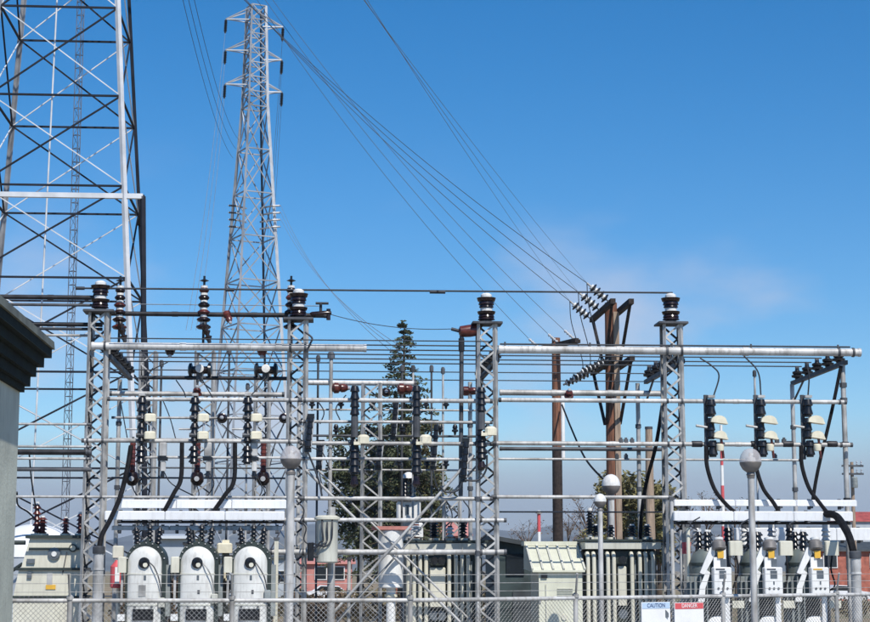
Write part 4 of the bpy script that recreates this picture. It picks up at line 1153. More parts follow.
# ------------------------------------------------------------------ panel-fronted regulators
def panel_regulator(px, label, group):
    Y = 38.6
    x = X(px, Y, 580); z0 = 1.0; zt = Z(549, Y, px)
    t = thing('panel_regulator', (x, Y, 0), label, 'regulator', group)
    MB().lathe([(0.36, 0), (0.37, 0.03), (0.37, zt - z0 - 0.28), (0.31, zt - z0 - 0.12), (0.22, zt - z0)], (x - 0.20, Y + 0.28, z0), n=20).build('tank', 'equip_mid', t)
    MB().lathe([(0.385, 0), (0.385, 0.06)], (x - 0.20, Y + 0.28, zt - 0.36), n=20).build('tank_rim', 'equip_green', t)
    for i in range(5):
        a = R(190 + i * 17)
        c = Vector((x - 0.20 + 0.42 * math.cos(a), Y + 0.28 + 0.42 * math.sin(a), (z0 + zt) / 2 - 0.2))
        MB().box(c, (0.12, 0.025, zt - z0 - 0.8), rz=a).build('radiator_fin', 'equip_grey', t)
    # pale slanting shoulder plate; the white strip below is a painted highlight of the tank
    zc = zt
    MB().prism([(-0.40, -0.52), (-0.30, -0.56), (-0.05, -0.12), (-0.06, 0.05), (-0.16, 0.03)], -0.06, 0.0, (x - 0.05, Y - 0.12, zc)).build('shoulder_plate', 'white_paint', t)
    MB().prism([(-0.49, -1.15), (-0.34, -1.15), (-0.32, -0.85), (-0.2, -0.52), (-0.28, -0.46), (-0.44, -0.80)], -0.04, 0.0, (x - 0.02, Y - 0.16, zc)).build('highlight_strip', 'white_paint', t)
    # tap indicator with orange plate
    MB().lathe([(0.13, 0), (0.15, 0.02), (0.15, 0.16), (0.10, 0.21)], (x - 0.02, Y - 0.22, zc - 0.02), (0, 0.25, 1), 16).build('indicator_cap', 'lamp_grey', t)
    MB().lathe([(0.10, 0), (0.11, 0.05)], (x - 0.02, Y - 0.17, zc + 0.19), (0, 0.25, 1), 14).build('indicator_top', 'white_paint', t)
    MB().box((x - 0.0, Y - 0.25, zc - 0.12), (0.13, 0.06, 0.16)).build('tap_plate', 'yellow_label', t)
    MB().box((x - 0.02, Y - 0.2, zc - 0.32), (0.26, 0.08, 0.28)).build('neck_box', 'white_paint', t)
    MB().box((x + 0.06, Y - 0.245, zc - 0.32), (0.12, 0.03, 0.2)).build('meter_window', 'screen_grey', t)
    MB().cham((x + 0.42, Y + 0.1, zc + 0.02), (0.30, 0.16, 0.32), 0.02).build('terminal_box', 'equip_pale', t)
    # control panel
    zp = Z(580.5, Y - 0.3, px)
    o = MB().cham((x, Y - 0.3, zp), (0.40, 0.24, 0.58), 0.02).build('control_box', 'white_paint', t)
    MB().box((x, Y - 0.423, zp + 0.13), (0.15, 0.012, 0.17)).build('screen', 'screen_grey', o)
    MB().box((x + 0.0, Y - 0.423, zp - 0.05), (0.03, 0.012, 0.07)).build('switch', 'screen_grey', o)
    for dx in (-0.10, 0.0, 0.10):
        MB().lathe([(0.025, 0), (0.025, 0.014)], (x + dx, Y - 0.42, zp - 0.17), (0, -1, 0), 8).build('button', 'galv_dark', o)
    MB().box((x + 0.13, Y - 0.2, zp - 0.65), (0.11, 0.1, 0.8)).build('cable_channel', 'white_paint', t)
    MB().box((x - 0.12, Y - 0.15, zp - 0.58), (0.32, 0.06, 0.36)).build('lower_window', 'black_porc', t)
    MB().lathe([(0.24, 0), (0.23, 0.05), (0.12, 0.09)], (x - 0.06, Y - 0.1, zp - 0.98), (0, -1, 0), 16).build('manhole_cover', 'white_paint', t)
    MB().box((x + 0.40, Y - 0.1, zp - 0.52), (0.26, 0.1, 0.16)).build('nameplate', 'equip_pale', t)
    bar('plate_stay', (x + 0.2, Y - 0.1, zp - 0.52), (x + 0.3, Y - 0.1, zp - 0.52), 0.02, 'galv', t)
    for i, (dx, dy) in enumerate(((-0.36, 0.25), (-0.10, 0.42), (-0.22, 0.12))):
        insulator(t, (x + dx, Y + dy, zt - 0.12), (0, 0, 1), 0.55, 0.10, 4, 'black_porc', 'cap_white', name='bushing', capr=0.5)
    e = (px * 7 % 5) / 5.0
    MB().tube(spline([(x + 0.42, Y + 0.05, zc - 0.14), (x + 0.34 + 0.1 * e, Y - 0.1, zc - 0.45), (x + 0.40 - 0.1 * e, Y - 0.15, zp - 0.1), (x + 0.21, Y - 0.25, zp - 0.24 - 0.1 * e)], 5), 0.02, 6).build('control_lead', 'rubber', t)
    MB().tube(spline([(x - 0.36, Y + 0.25, zt + 0.40), (x - 0.48 - 0.1 * e, Y + 0.2, zt + 0.55), (x - 0.30, Y + 0.4, zt + 0.62 + 0.1 * e)], 5), 0.016, 6).build('bushing_lead', 'wire', t)
    MB().box((x - 0.05, Y - 0.423, zp + 0.245), (0.2, 0.008, 0.03)).build('label_strip', 'galv_dark' if e > 0.4 else 'yellow_label', o)
    for dz in (-0.2, 0.2):
        MB().box((x - 0.205, Y - 0.36, zp + dz), (0.02, 0.05, 0.06)).build('hinge', 'galv', o)
    for sx in (-1, 1):
        for sy in (0, 1):
            bar('leg', (x - 0.2 + sx * 0.27, Y + 0.05 + sy * 0.5, 0), (x - 0.2 + sx * 0.27, Y + 0.05 + sy * 0.5, z0 + 0.02), 0.045, 'galv', t, 'box')
for k, px in enumerate((718.5, 769, 815)):
    panel_regulator(px, ['grey regulator with white control panel beside the red-topped sign', 'grey regulator with white control panel behind the lamp post', 'grey regulator with white control panel nearest the capped conduit'][k], 'panel-fronted regulators')
# pale gear standing on the rear bus between the ducts
for k, px in enumerate((697, 728, 745, 772, 790, 826)):
    x = X(px, 40.9, 530)
    t = thing('arrester', (x, 40.9, 0), ['stubby grey arrester behind the panel regulator by the fourth column', 'stubby black arrester behind the panel regulator by the fourth column', 'stubby white arrester hidden close behind the lamp post', 'stubby grey arrester behind the middle panel regulator', 'stubby black arrester between the middle and last panel regulators', 'stubby white arrester behind the panel regulator by the end post'][k], 'arrester', 'arresters behind the panel regulators')
    z = Z(546, 40.9, px)
    bar('stand', (x, 40.9, 0), (x, 40.9, z), 0.05, 'galv_dark', t)
    MB().lathe(sheds(0.42, 0.12, 4, core=0.7), (x, 40.9, z), n=12).build('body', ['grey_porc', 'black_porc', 'cap_white'][k % 3], t)
    MB().lathe([(0.09, 0), (0.09, 0.08)], (x, 40.9, z + 0.42), n=10).build('cap', 'cap_white' if k % 2 else 'galv_dark', t)

# ------------------------------------------------------------------ cables
B = 'black cable looping from a fuse switch down to the white duct'
for k, (p0, pm, p1) in enumerate((((182, 443), (181, 478), (163, 506)), ((235, 443), (234, 480), (212, 508)))):
    cable('cable', [at(*p0, FB - 0.12), at(*pm, FB - 0.3), at((pm[0] + p1[0]) / 2 + 2, (pm[1] + p1[1]) / 2 + 1, FB - 0.42), at(p1[0], 513.5, FB - 0.45)], 0.05, 'rubber', ['black cable bowing from the pipe to the duct, between first and second regulators', 'black cable bowing from the pipe to the duct, between second and third regulators'][k], group='black cables of the first bay')
cable('cable', [at(131, 446, FB - 0.1), at(127, 470, FB - 0.3), at(120, 497, FB - 0.5), at(110, 520, 38.3), at(102, 535, 37.7), at(99, 549, 37.5)], 0.055, 'rubber', 'thick black cable dropping into the capped conduit by the first column')
for k, (x0, xe) in enumerate(((708, 736), (757, 780), (803, 828))):
    cable('cable', [at(x0 - 2, 446, FB - 0.12), at(x0 - 1, 466, FB - 0.2), at(x0 + 6, 488, FB - 0.32), at(x0 + 16, 502, FB - 0.42), at(xe, 513.5, FB - 0.45)], 0.048, 'rubber', ['black cable curving to the duct beside the fourth column', 'black cable curving to the duct behind the large globe lamp', 'black cable curving to the duct by the end post'][k], group='black cables below the hooded switches')
cable('cable', [at(824, 513.5, FB - 0.45), at(836, 516, 38.8), at(846, 530, 38.0), at(851, 542, 37.6), at(854, 556, 37.5)], 0.085, 'rubber', 'thick black cable bending into the capped conduit by the end post')
cable('cable', [at(841, 366, 39.9), at(832, 410, 39.95), at(818, 470, 39.95), at(812, 505, 39.9)], 0.042, 'rubber', 'long straight black cable slanting down from the outermost rack')
cable('cable', [at(664, 395, 40.7), at(656, 445, 40.9), at(647, 480, 41.2), at(642, 510, 41.3), at(640, 542, 41.4)], 0.045, 'rubber', 'black cable falling from the fourth column to the ribbed transformer')
cable('cable', [at(562, 405, 57.7), at(572, 430, 55), at(585, 458, 52), at(600, 476, 50), at(606, 480, 49.6)], 0.03, 'rubber', 'black drop cable swinging from the slim pole to the white lamp head')
for k, pts in enumerate(([(700, 358), (712, 366), (719, 376), (713, 398)], [(744, 356), (758, 372), (761, 396)], [(806, 362), (809, 376), (808, 396)])):
    cable('lead_wire', [at(p[0], p[1], FB - 0.12) for p in pts], 0.018, 'wire', ['thin lead from the bus to the hooded switch by the fourth column', 'thin lead from the bus to the hooded switch over the globe lamp', 'thin lead from the bus to the hooded switch by the end post'][k], group='leads of the hooded switches')
cable('lead_wire', [at(29, 450, 39.8), at(31, 475, 40), at(34, 497, 40.4), at(36, 510, 41)], 0.018, 'wire', 'thin lead dropping to the first bushing of the beige transformer')
cable('lead_wire', [at(17, 492, FB), at(18, 505, 40.2), at(28, 512, 40.8), at(36, 520, 41)], 0.02, 'wire', 'curled lead beside the control building wall')
for k, pts in enumerate(([(88, 491), (60, 512), (30, 528), (4, 540)], [(94, 378), (62, 402), (30, 424), (12, 438)], [(96, 325), (70, 345), (46, 362), (20, 381)], [(122, 250), (80, 275), (40, 300), (8, 318)])):
    Y = (40.5, 55, 57, 59)[k]
    a, b = at(*pts[0], Y), at(*pts[-1], Y)
for k, pts in enumerate(([(440, 486), (446, 492), (458, 490), (463, 480)], [(463, 480), (478, 480), (486, 470), (487, 455)], [(303, 440), (318, 478), (322, 496)], [(305, 332), (312, 338), (310, 344), (306, 352)])):
    cable('lead_wire', [at(p[0], p[1], FB - 0.16) for p in pts], 0.022, 'wire', ['small loop of dark lead below the slim switch', 'dark lead joining the slim switch to the third column switch', 'dark lead hanging beside the second column', 'short curled lead at the second column head'][k])

# capped conduits
for k, (px, py) in enumerate(((99, 546), (855, 551))):
    Y = 37.5
    x = X(px, Y, py); z = Z(py, Y, px)
    t = thing('cable_conduit', (x, Y, 0), ['grey steel conduit in front of the first column with cable in its mouth', 'grey steel conduit by the end post with cable in its mouth'][k], 'conduit', 'capped cable conduits')
    bar('pipe', (x, Y, 0), (x, Y, z - 0.1), 0.11, 'galv', t)
    MB().lathe([(0.125, 0), (0.13, 0.02), (0.13, 0.14), (0.11, 0.16), (0.085, 0.16)], (x, Y, z - 0.16), n=14).build('collar', 'galv_dark', t)
    MB().lathe([(0.122, 0), (0.122, 0.05)], (x, Y, z - 0.5), n=14).build('coupling', 'galv_light', t)

# ------------------------------------------------------------------ transformers and cabinets
def beige_transformer():
    Y = 41.3
    x0, x1 = X(22, Y, 600), X(84, Y, 600); zt = Z(538.5, Y, 50); zm = Z(569, Y, 50); zl = Z(596, Y, 50)
    w = x1 - x0
    t = thing('box_transformer', ((x0 + x1) / 2, Y, 0), 'beige box transformer with sloping top and red bushings beside the control building', 'transformer')
    sl = 0.22
    MB().prism([(x0 + sl * 0.2, zm + 0.02), (x1, zm + 0.02), (x1, zt), (x0 + sl, zt)], Y - 0.55, Y + 0.6).build('upper_tank', 'equip_pale', t)
    MB().box(((x0 + x1) / 2 + 0.08, Y + 0.02, zt + 0.03), (w - 0.1, 1.3, 0.07)).build('lid', 'equip_green', t)
    MB().box(((x0 + x1) / 2 + 0.07, Y - 0.565, zt - 0.24), (w - 0.28, 0.05, 0.05)).build('stiffener', 'equip_green', t)
    MB().box(((x0 + x1) / 2, Y - 0.02, zm), (w + 0.12, 1.28, 0.06)).build('flange', 'equip_green', t)
    MB().prism([(x0 - 0.10, zl), (x1, zl), (x1, zm - 0.03), (x0, zm - 0.03)], Y - 0.6, Y + 0.6).build('middle_tank', 'equip_pale', t)
    MB().box(((x0 + x1) / 2 - 0.03, Y - 0.02, zl - 0.01), (w + 0.2, 1.3, 0.05)).build('lower_flange', 'equip_green', t)
    for i in range(14):
        MB().lathe([(0.022, 0), (0.022, 0.03)], (x0 + 0.06 + i * (w - 0.1) / 13, Y - 0.67, zl - 0.01), (0, -1, 0), 6).build('bolt', 'galv_dark', t)
    MB().box(((x0 + x1) / 2 - 0.05, Y, (zl + 0.1) / 2), (w + 0.1, 1.2, zl - 0.13)).build('lower_tank', 'equip_pale', t)
    MB().box(((x0 + x1) / 2, Y, 0.05), (w + 0.5, 1.7, 0.1)).build('plinth', 'concrete', t)
    fy = Y - 0.56
    MB().lathe([(0.14, 0), (0.14, 0.05), (0.1, 0.06)], (X(54.5, fy, 553), fy, Z(553.5, fy, 54)), (0, -1, 0), 16).build('gauge', 'screen_grey', t)
    MB().lathe([(0.06, 0), (0.06, 0.02)], (X(54.5, fy, 553), fy - 0.06, Z(554, fy, 54)), (0, -1, 0), 10).build('gauge_face', 'cap_white', t)
    MB().lathe([(0.09, 0), (0.09, 0.04)], (X(73, fy, 549), fy, Z(548, fy, 73)), (0, -1, 0), 14).build('thermometer', 'equip_green', t)
    MB().lathe([(0.06, 0), (0.06, 0.05)], (X(73, fy, 549), fy, Z(548, fy, 73)), (0, -1, 0), 14).build('thermometer_face', 'cream', t)
    MB().box((X(31, fy, 560), fy - 0.02, Z(561, fy, 31)), (0.18, 0.05, 0.1)).build('handle_plate', 'screen_grey', t)
    MB().box((X(50, fy, 580), fy - 0.05, Z(579, fy, 50)), (0.12, 0.02, 0.26)).build('nameplate', 'galv', t)
    MB().box((X(51, fy, 587), fy - 0.05, Z(587, fy, 51)), (0.22, 0.02, 0.10)).build('warning_label', 'yellow_label', t)
    MB().box((X(30, fy, 575), fy - 0.06, Z(575, fy, 30)), (0.1, 0.06, 0.14)).build('small_box', 'screen_grey', t)
    bar('capillary', (X(67, fy, 552), fy - 0.03, Z(552, fy, 67)), (X(63, fy, 572), fy - 0.06, Z(573, fy, 63)), 0.012, 'galv_dark', t)
    for px, py, L, r in ((36.5, 506, 0.78, 0.10), (42.5, 519, 0.46, 0.11), (65.5, 520, 0.44, 0.09), (80, 515, 0.55, 0.09)):
        p = Vector((X(px, Y - 0.1, 530), Y - 0.1, zt + 0.06))
        insulator(t, p, (0, 0, 1), L, r, 5, 'red_porc', 'cap_white', name='bushing', capr=0.5)
        MB().lathe([(r * 1.3, 0), (r * 1.3, 0.05)], p, n=12).build('turret', 'equip_pale', t)
    bar('side_pipe', (x0 - 0.3, Y - 0.4, zt - 0.1), (x0 + 0.1, Y - 0.4, zt - 0.1), 0.05, 'equip_green', t)
    bar('side_pipe', (x0 - 0.34, Y - 0.4, zm - 0.15), (x0 + 0.05, Y - 0.4, zm + 0.12), 0.04, 'equip_green', t)
beige_transformer()

def radiator_transformer(pxa, pxb, ptop, Y, label, bush, tubes, gap):
    x0, x1 = X(pxa, Y, 580), X(pxb, Y, 580); zt = Z(ptop, Y, (pxa + pxb) / 2)
    w = x1 - x0; cx = (x0 + x1) / 2
    t = thing('radiator_transformer', (cx, Y, 0), label, 'transformer', 'ribbed transformers')
    MB().cham((cx, Y + 0.5, zt / 2 - 0.05), (w - 0.1, 1.3, zt - 0.3), 0.05).build('tank', 'equip_green', t)
    MB().box((cx, Y + 0.45, zt - 0.12), (w + 0.06, 1.5, 0.16)).build('top_rim', 'equip', t)
    MB().box((cx, Y + 0.45, zt), (w + 0.14, 1.56, 0.05)).build('lid', 'equip_green', t)
    for i in range(int(w / 0.28)):
        MB().lathe([(0.03, 0), (0.03, 0.05)], (x0 + 0.1 + i * 0.28, Y - 0.25, zt + 0.025), n=6).build('lid_bolt', 'galv_dark', t)
    MB().box((cx, Y + 0.5, 0.05), (w + 0.4, 2.0, 0.1)).build('plinth', 'concrete', t)
    first = None
    for i, px in enumerate(tubes):
        x = X(px, Y - 0.3, 580)
        if first is None or i % 5 == 0:
            pass
        pts = [(x, Y - 0.12, zt - 0.32), (x, Y - 0.24, zt - 0.30), (x, Y - 0.32, zt - 0.40), (x, Y - 0.33, zt - 0.6), (x, Y - 0.33, 0.55), (x, Y - 0.24, 0.42), (x, Y - 0.12, 0.42)]
        if first is None:
            first = MB().tube(spline(pts, 3), 0.048, 8).build('radiator_tube', 'equip_pale', t); fx = x
        else:
            c = first.copy(); COL.objects.link(c); c.parent = t; c.location = first.location + Vector((x - fx, 0, 0))
    for i, px in enumerate(tubes[1::2]):
        x = X(px + 3, Y - 0.15, 580)
        bar('rear_tube', (x, Y - 0.2, 0.4), (x, Y - 0.2, zt - 0.45), 0.034, 'equip_grey', t, 'tube6')
    for px in gap:                     # flat braces and valves between the tube groups
        x = X(px, Y - 0.3, 580)
        MB().cham((x, Y - 0.3, zt - 1.05), (0.2, 0.12, 0.9), 0.02).build('valve_box', 'equip_pale', t)
        MB().lathe([(0.09, 0), (0.09, 0.1)], (x, Y - 0.36, zt - 0.45), (0, -1, 0), 12).build('valve', 'black_porc', t)
        MB().lathe([(0.10, 0), (0.11, 0.02), (0.11, 0.05)], (x, Y - 0.36, zt - 1.7), (0, -1, 0), 12).build('drain_wheel', 'screen_grey', t)
    for px, L, r, m, cp in bush:
        p = Vector((X(px, Y + 0.2, 530), Y + 0.2, zt + 0.02))
        MB().lathe([(r * 1.25, 0), (r * 1.25, 0.06)], p, n=12).build('turret', 'equip_pale', t)
        insulator(t, p + Vector((0, 0, 0.05)), (0, 0, 1), L, r, max(3, int(L / 0.08)), m, cp, name='bushing', capr=0.6)
    return t
radiator_transformer(404, 484, 541.5, 41.15, 'ribbed transformer standing behind the crossed braces', ((434, 0.42, 0.11, 'black_porc', 'brown_porc'), (450, 0.3, 0.1, 'cap_white', 'black_porc'), (463, 0.44, 0.11, 'black_porc', 'brown_porc'), (416, 0.34, 0.13, 'cap_white', 'red_porc')), (408, 414, 420, 426, 449, 456, 462, 468, 477), (434, 441))
radiator_transformer(585, 658, 540.5, 41.15, 'ribbed transformer with tall black bushings beside the cream cabinet', ((590, 0.70, 0.10, 'black_porc', 'cap_white'), (596, 0.32, 0.09, 'black_porc', 'cap_white'), (611, 0.3, 0.09, 'black_porc', 'brown_porc'), (632, 0.32, 0.1, 'black_porc', 'cap_white'), (647, 0.32, 0.1, 'black_porc', 'cap_white')), (588, 594, 601, 608, 614, 632, 640, 646, 653), (622,))

def cream_cabinet():
    Y = 41.2
    x0, x1 = X(536, Y, 600), X(579, Y, 600); xr0 = X(529, Y, 560)
    zt = Z(546, Y + 1.2, 555); ze = Z(569, Y - 0.62, 555)
    t = thing('switch_cabinet', ((x0 + x1) / 2, Y, 0), 'cream metal cabinet with a ribbed sloping roof', 'cabinet')
    MB().box(((x0 + x1) / 2, Y + 0.2, ze / 2 + 0.02), (x1 - x0, 1.5, ze - 0.1)).build('body', 'cabinet_cream', t)
    a = (Y - 0.66, ze - 0.03); b = (Y + 0.55, zt)
    MB().prismx([a, (b[0], b[1]), (Y + 1.05, zt), (Y + 1.05, ze), (a[0], ze - 0.07)], xr0, x1 + 0.05).build('roof', 'cabinet_cream', t)
    n = 6
    for i in range(n):
        x = xr0 + (x1 + 0.05 - xr0) * i / (n - 1)
        bar('roof_rib', (x, a[0], a[1] + 0.02), (x, b[0], b[1] + 0.02), 0.022, 'equip', t, 'box')
    MB().box(((xr0 + x1) / 2, Y + 0.8, zt + 0.05), (x1 - xr0 + 0.1, 0.55, 0.1)).build('ridge', 'cabinet_cream', t)
    MB().box((X(543, Y, 600), Y - 0.565, ze / 2 - 0.1), (0.02, 0.03, ze - 0.5)).build('door_seam', 'equip', t)
    MB().box((X(541, Y, 572), Y - 0.57, ze - 0.16), (0.14, 0.05, 0.09)).build('latch', 'black_porc', t)
    for hz2 in (0.5, 1.2, 1.9):
        MB().box((x0 + 0.03, Y - 0.565, hz2), (0.04, 0.03, 0.1)).build('hinge', 'galv', t)
    for i in range(5):
        MB().box(((x0 + x1) / 2 + 0.1, Y - 0.56, ze - 0.45 - i * 0.05), (0.36, 0.03, 0.018)).build('vent_louvre', 'equip', t)
    MB().lathe([(0.07, 0), (0.07, 0.03)], (X(561, Y, 616), Y - 0.55, Z(617, Y - 0.5, 561)), (0, -1, 0), 12).build('round_badge', 'equip_pale', t)
    MB().box(((x0 + x1) / 2, Y + 0.2, 0.06), (x1 - x0 + 0.2, 1.8, 0.12)).build('plinth', 'concrete', t)
cream_cabinet()

def green_shed():
    Y = 49.0
    x0, x1 = X(496, Y, 600), X(548, Y, 600)
    t = thing('shed', ((x0 + x1) / 2, Y, 0), 'dark green shed with dark sloping roof behind the third column', 'shed')
    zl = Z(536, Y, 500); zr = Z(547, Y, 545)
    MB().prism([(x0, 0), (x1, 0), (x1, zr - 0.1), (x0, zl - 0.1)], Y, Y + 3).build('wall', 'shed_green', t)
    MB().prism([(x0 - 0.15, zl - 0.1), (x1 + 0.15, zr - 0.1), (x1 + 0.15, zr + 0.02), (x0 - 0.15, zl + 0.02)], Y - 0.3, Y + 3.2).build('roof', 'roof_dark', t)
    MB().box((X(515, Y, 560), Y - 0.02, 2.75), (0.5, 0.05, 0.6)).build('window', 'glass_dark', t)
    MB().box((X(527, Y, 600), Y - 0.02, 1.0), (0.8, 0.05, 2.0)).build('door', 'roof_dark', t)
green_shed()

def can_transformer():
    Y = 39.2
    x = X(327, Y, 540); z0 = Z(563, Y, 327); zt = Z(515.5, Y, 327)
    t = thing('can_transformer', (x, Y, 0), 'grey cylindrical can transformer with dark leads on a post', 'transformer')
    H = zt - z0
    MB().lathe([(0.2, 0), (0.24, 0.03), (0.24, H * 0.9), (0.25, H * 0.92)], (x, Y, z0), n=20).build('tank', 'equip', t)
    MB().lathe([(0.285, 0), (0.285, 0.05), (0.2, 0.09)], (x, Y, zt - 0.09), n=20).build('lid', 'equip_pale', t)
    bar('post', (x + 0.1, Y + 0.36, 0), (x + 0.1, Y + 0.36, zt + 0.2), 0.09, 'galv', t)
    for dz in (0.25, 0.8):
        MB().box((x + 0.06, Y + 0.26, z0 + dz), (0.2, 0.12, 0.08)).build('bracket', 'galv_dark', t)
    for dx in (-0.11, 0.0, 0.11):
        MB().tube(spline([(x + dx, Y - 0.20, zt - 0.1), (x + dx, Y - 0.29, zt - 0.3), (x + dx * 0.8, Y - 0.27, zt - 0.55), (x - 0.1 + dx * 0.5, Y - 0.3, zt - 0.64 - dx * 0.4), (x - 0.33, Y - 0.22, zt - 0.72 + dx)], 4), 0.02, 6).build('lead', 'wire', t)
    MB().cham((x - 0.36, Y - 0.2, zt - 0.8), (0.14, 0.14, 0.4), 0.02).build('lead_block', 'black_porc', t)
    bar('block_arm', (x - 0.3, Y - 0.2, zt - 0.9), (x - 0.18, Y - 0.1, zt - 0.9), 0.03, 'galv_dark', t)
can_transformer()

def instrument_transformer():
    Y = 46.8
    x = X(408.5, Y, 500); z1 = Z(501, Y, 409); z0 = Z(519, Y, 409)
    t = thing('instrument_transformer', (x, Y, 0), 'white instrument transformer with paired black bushing in front of the conifer', 'transformer')
    bar('pedestal', (x, Y, 0), (x, Y, z0 + 0.02), 0.16, 'galv', t)
    MB().cham((x, Y, (z0 + z1) / 2), (0.62, 0.6, z1 - z0), 0.04).build('tank', 'white_paint', t)
    MB().lathe([(0.45, 0), (0.46, 0.03), (0.42, 0.09)], (x, Y, z1), n=20).build('flange', 'cap_white', t)
    MB().box((x - 0.05, Y - 0.31, (z0 + z1) / 2), (0.1, 0.03, 0.25)).build('drain_plate', 'screen_grey', t)
    for dx in (-0.1, 0.1):
        MB().lathe(sheds(0.52, 0.11, 5, core=0.65), (x + dx, Y, z1 + 0.09), n=12).build('bushing', 'black_porc', t)
    MB().lathe([(0.19, 0), (0.17, 0.06), (0.12, 0.13), (0.04, 0.17)], (x, Y, z1 + 0.60), n=14).build('cap', 'cap_white', t)
instrument_transformer()

def white_tank():
    Y = 40.45
    x = X(391, Y, 560); z1 = Z(530, Y, 391); z0 = Z(588, Y, 391)
    t = thing('white_tank', (x, Y, 0), 'white upright tank with red lid between lattice column and radiators', 'tank')
    MB().lathe([(0.26, 0), (0.28, 0.02), (0.28, z1 - z0 - 0.02), (0.26, z1 - z0)], (x, Y, z0), n=18).build('shell', 'white_paint', t)
    MB().box((x, Y, z1 + 0.04), (0.9, 0.6, 0.08)).build('red_lid', 'pink_render', t)
    bar('pedestal', (x, Y, 0), (x, Y, z0 + 0.02), 0.11, 'white_paint', t)
    MB().lathe([(0.15, 0), (0.15, 0.06)], (x, Y, z0 - 0.2), n=14).build('collar', 'cream', t)
white_tank()
def white_box():
    Y = 45.0
    x = X(417, Y, 530)
    t = thing('meter_box', (x, Y, 0), 'white meter box on a post above the ribbed transformer', 'box')
    bar('post', (x, Y, 0), (x, Y, Z(536, Y, 417)), 0.06, 'galv', t)
    MB().cham((x, Y, Z(530, Y, 417)), (0.3, 0.3, 0.36), 0.03).build('box', 'white_paint', t)
white_box()
def red_canister():
    Y = 39.2
    x = X(117, Y, 580); z0 = Z(588, Y, 117); z1 = Z(560, Y, 117)
    t = thing('fire_extinguisher', (x, Y, 0), 'red canister on a thin post between the conduit and first regulator', 'canister')
    MB().lathe([(0.12, 0), (0.15, 0.03), (0.15, z1 - z0 - 0.14), (0.06, z1 - z0 - 0.03), (0.05, z1 - z0)], (x, Y, z0), n=14).build('body', 'sign_red', t)
    MB().box((x + 0.02, Y - 0.155, (z0 + z1) / 2 - 0.03), (0.1, 0.02, 0.36)).build('label_plate', 'sign_white', t)
    bar('post', (x + 0.02, Y + 0.2, 0), (x + 0.02, Y + 0.2, z1 + 0.3), 0.045, 'equip_pale', t)
    MB().box((x + 0.01, Y + 0.15, z1 - 0.25), (0.12, 0.12, 0.05)).build('strap', 'galv_dark', t)
    MB().cham((x + 0.0, Y + 0.1, z1 + 0.18), (0.24, 0.16, 0.26), 0.02).build('meter_box', 'equip_pale', t)
red_canister()
def red_flag(px, py, Y):
    x = X(px, Y, py); z = Z(py, Y, px)
    t = thing('equipment_tag', (x, Y, 0), 'small red tag on a rod beside the fourth column foot', 'tag')
    bar('rod', (x, Y, 0), (x, Y, z + 0.4), 0.035, 'galv', t)
    MB().box((x + 0.12, Y - 0.02, z), (0.2, 0.02, 0.26)).build('plate', 'sign_red', t)
red_flag(681, 548, 39.2)
# slim rods and pipes standing in front of the yard equipment
for k, (px, pt, Y, lb) in enumerate(((689, 527, 39.0, 'thin pipe standing beside the red tag'), (673, 500, 39.4, 'thin pipe rising along the fourth column'), (276, 540, 39.3, 'pale square post beside the third arched regulator'), (185, 545, 40.6, 'thin pipe between first and second arched regulators'),
                                   (238, 545, 40.6, 'thin pipe between second and third arched regulators'), (349, 560, 41.5, 'pale post right of the pink building'), (664, 545, 42.0, 'pale post beside the ribbed transformer'), (739, 545, 40.4, 'pale post behind the lamp and regulators'))):
    x = X(px, Y, 580)
    t = thing('steel_post', (x, Y, 0), lb, 'post')
    bar('shaft', (x, Y, 0), (x, Y, Z(pt, Y, px)), 0.045, 'galv_light' if k % 2 else 'equip_pale', t, 'box' if k == 2 else 'tube')
    MB().box((x, Y, Z(pt, Y, px) + 0.03), (0.13, 0.13, 0.06)).build('cap', 'galv_dark', t)
# pale cluttered gear between second and third regulator
def meter_rack():
    Y = 39.55
    x = X(225.5, Y, 570)
    t = thing('meter_rack', (x, Y, 0), 'cream meter gear on a post between second and third arched regulators', 'meter rack')
    bar('post', (x, Y, 0), (x, Y, Z(540, Y, 226)), 0.08, 'cream', t, 'box')
    for i, (dx, py, w, h) in enumerate(((-0.02, 548, 0.34, 0.22), (0.08, 562, 0.26, 0.3), (-0.08, 574, 0.2, 0.18), (0.1, 585, 0.24, 0.2))):
        MB().cham((x + dx, Y - 0.16, Z(py, Y, 226)), (w, 0.16, h), 0.03).build('meter', 'cream' if i % 2 == 0 else 'black_porc', t)
meter_rack()

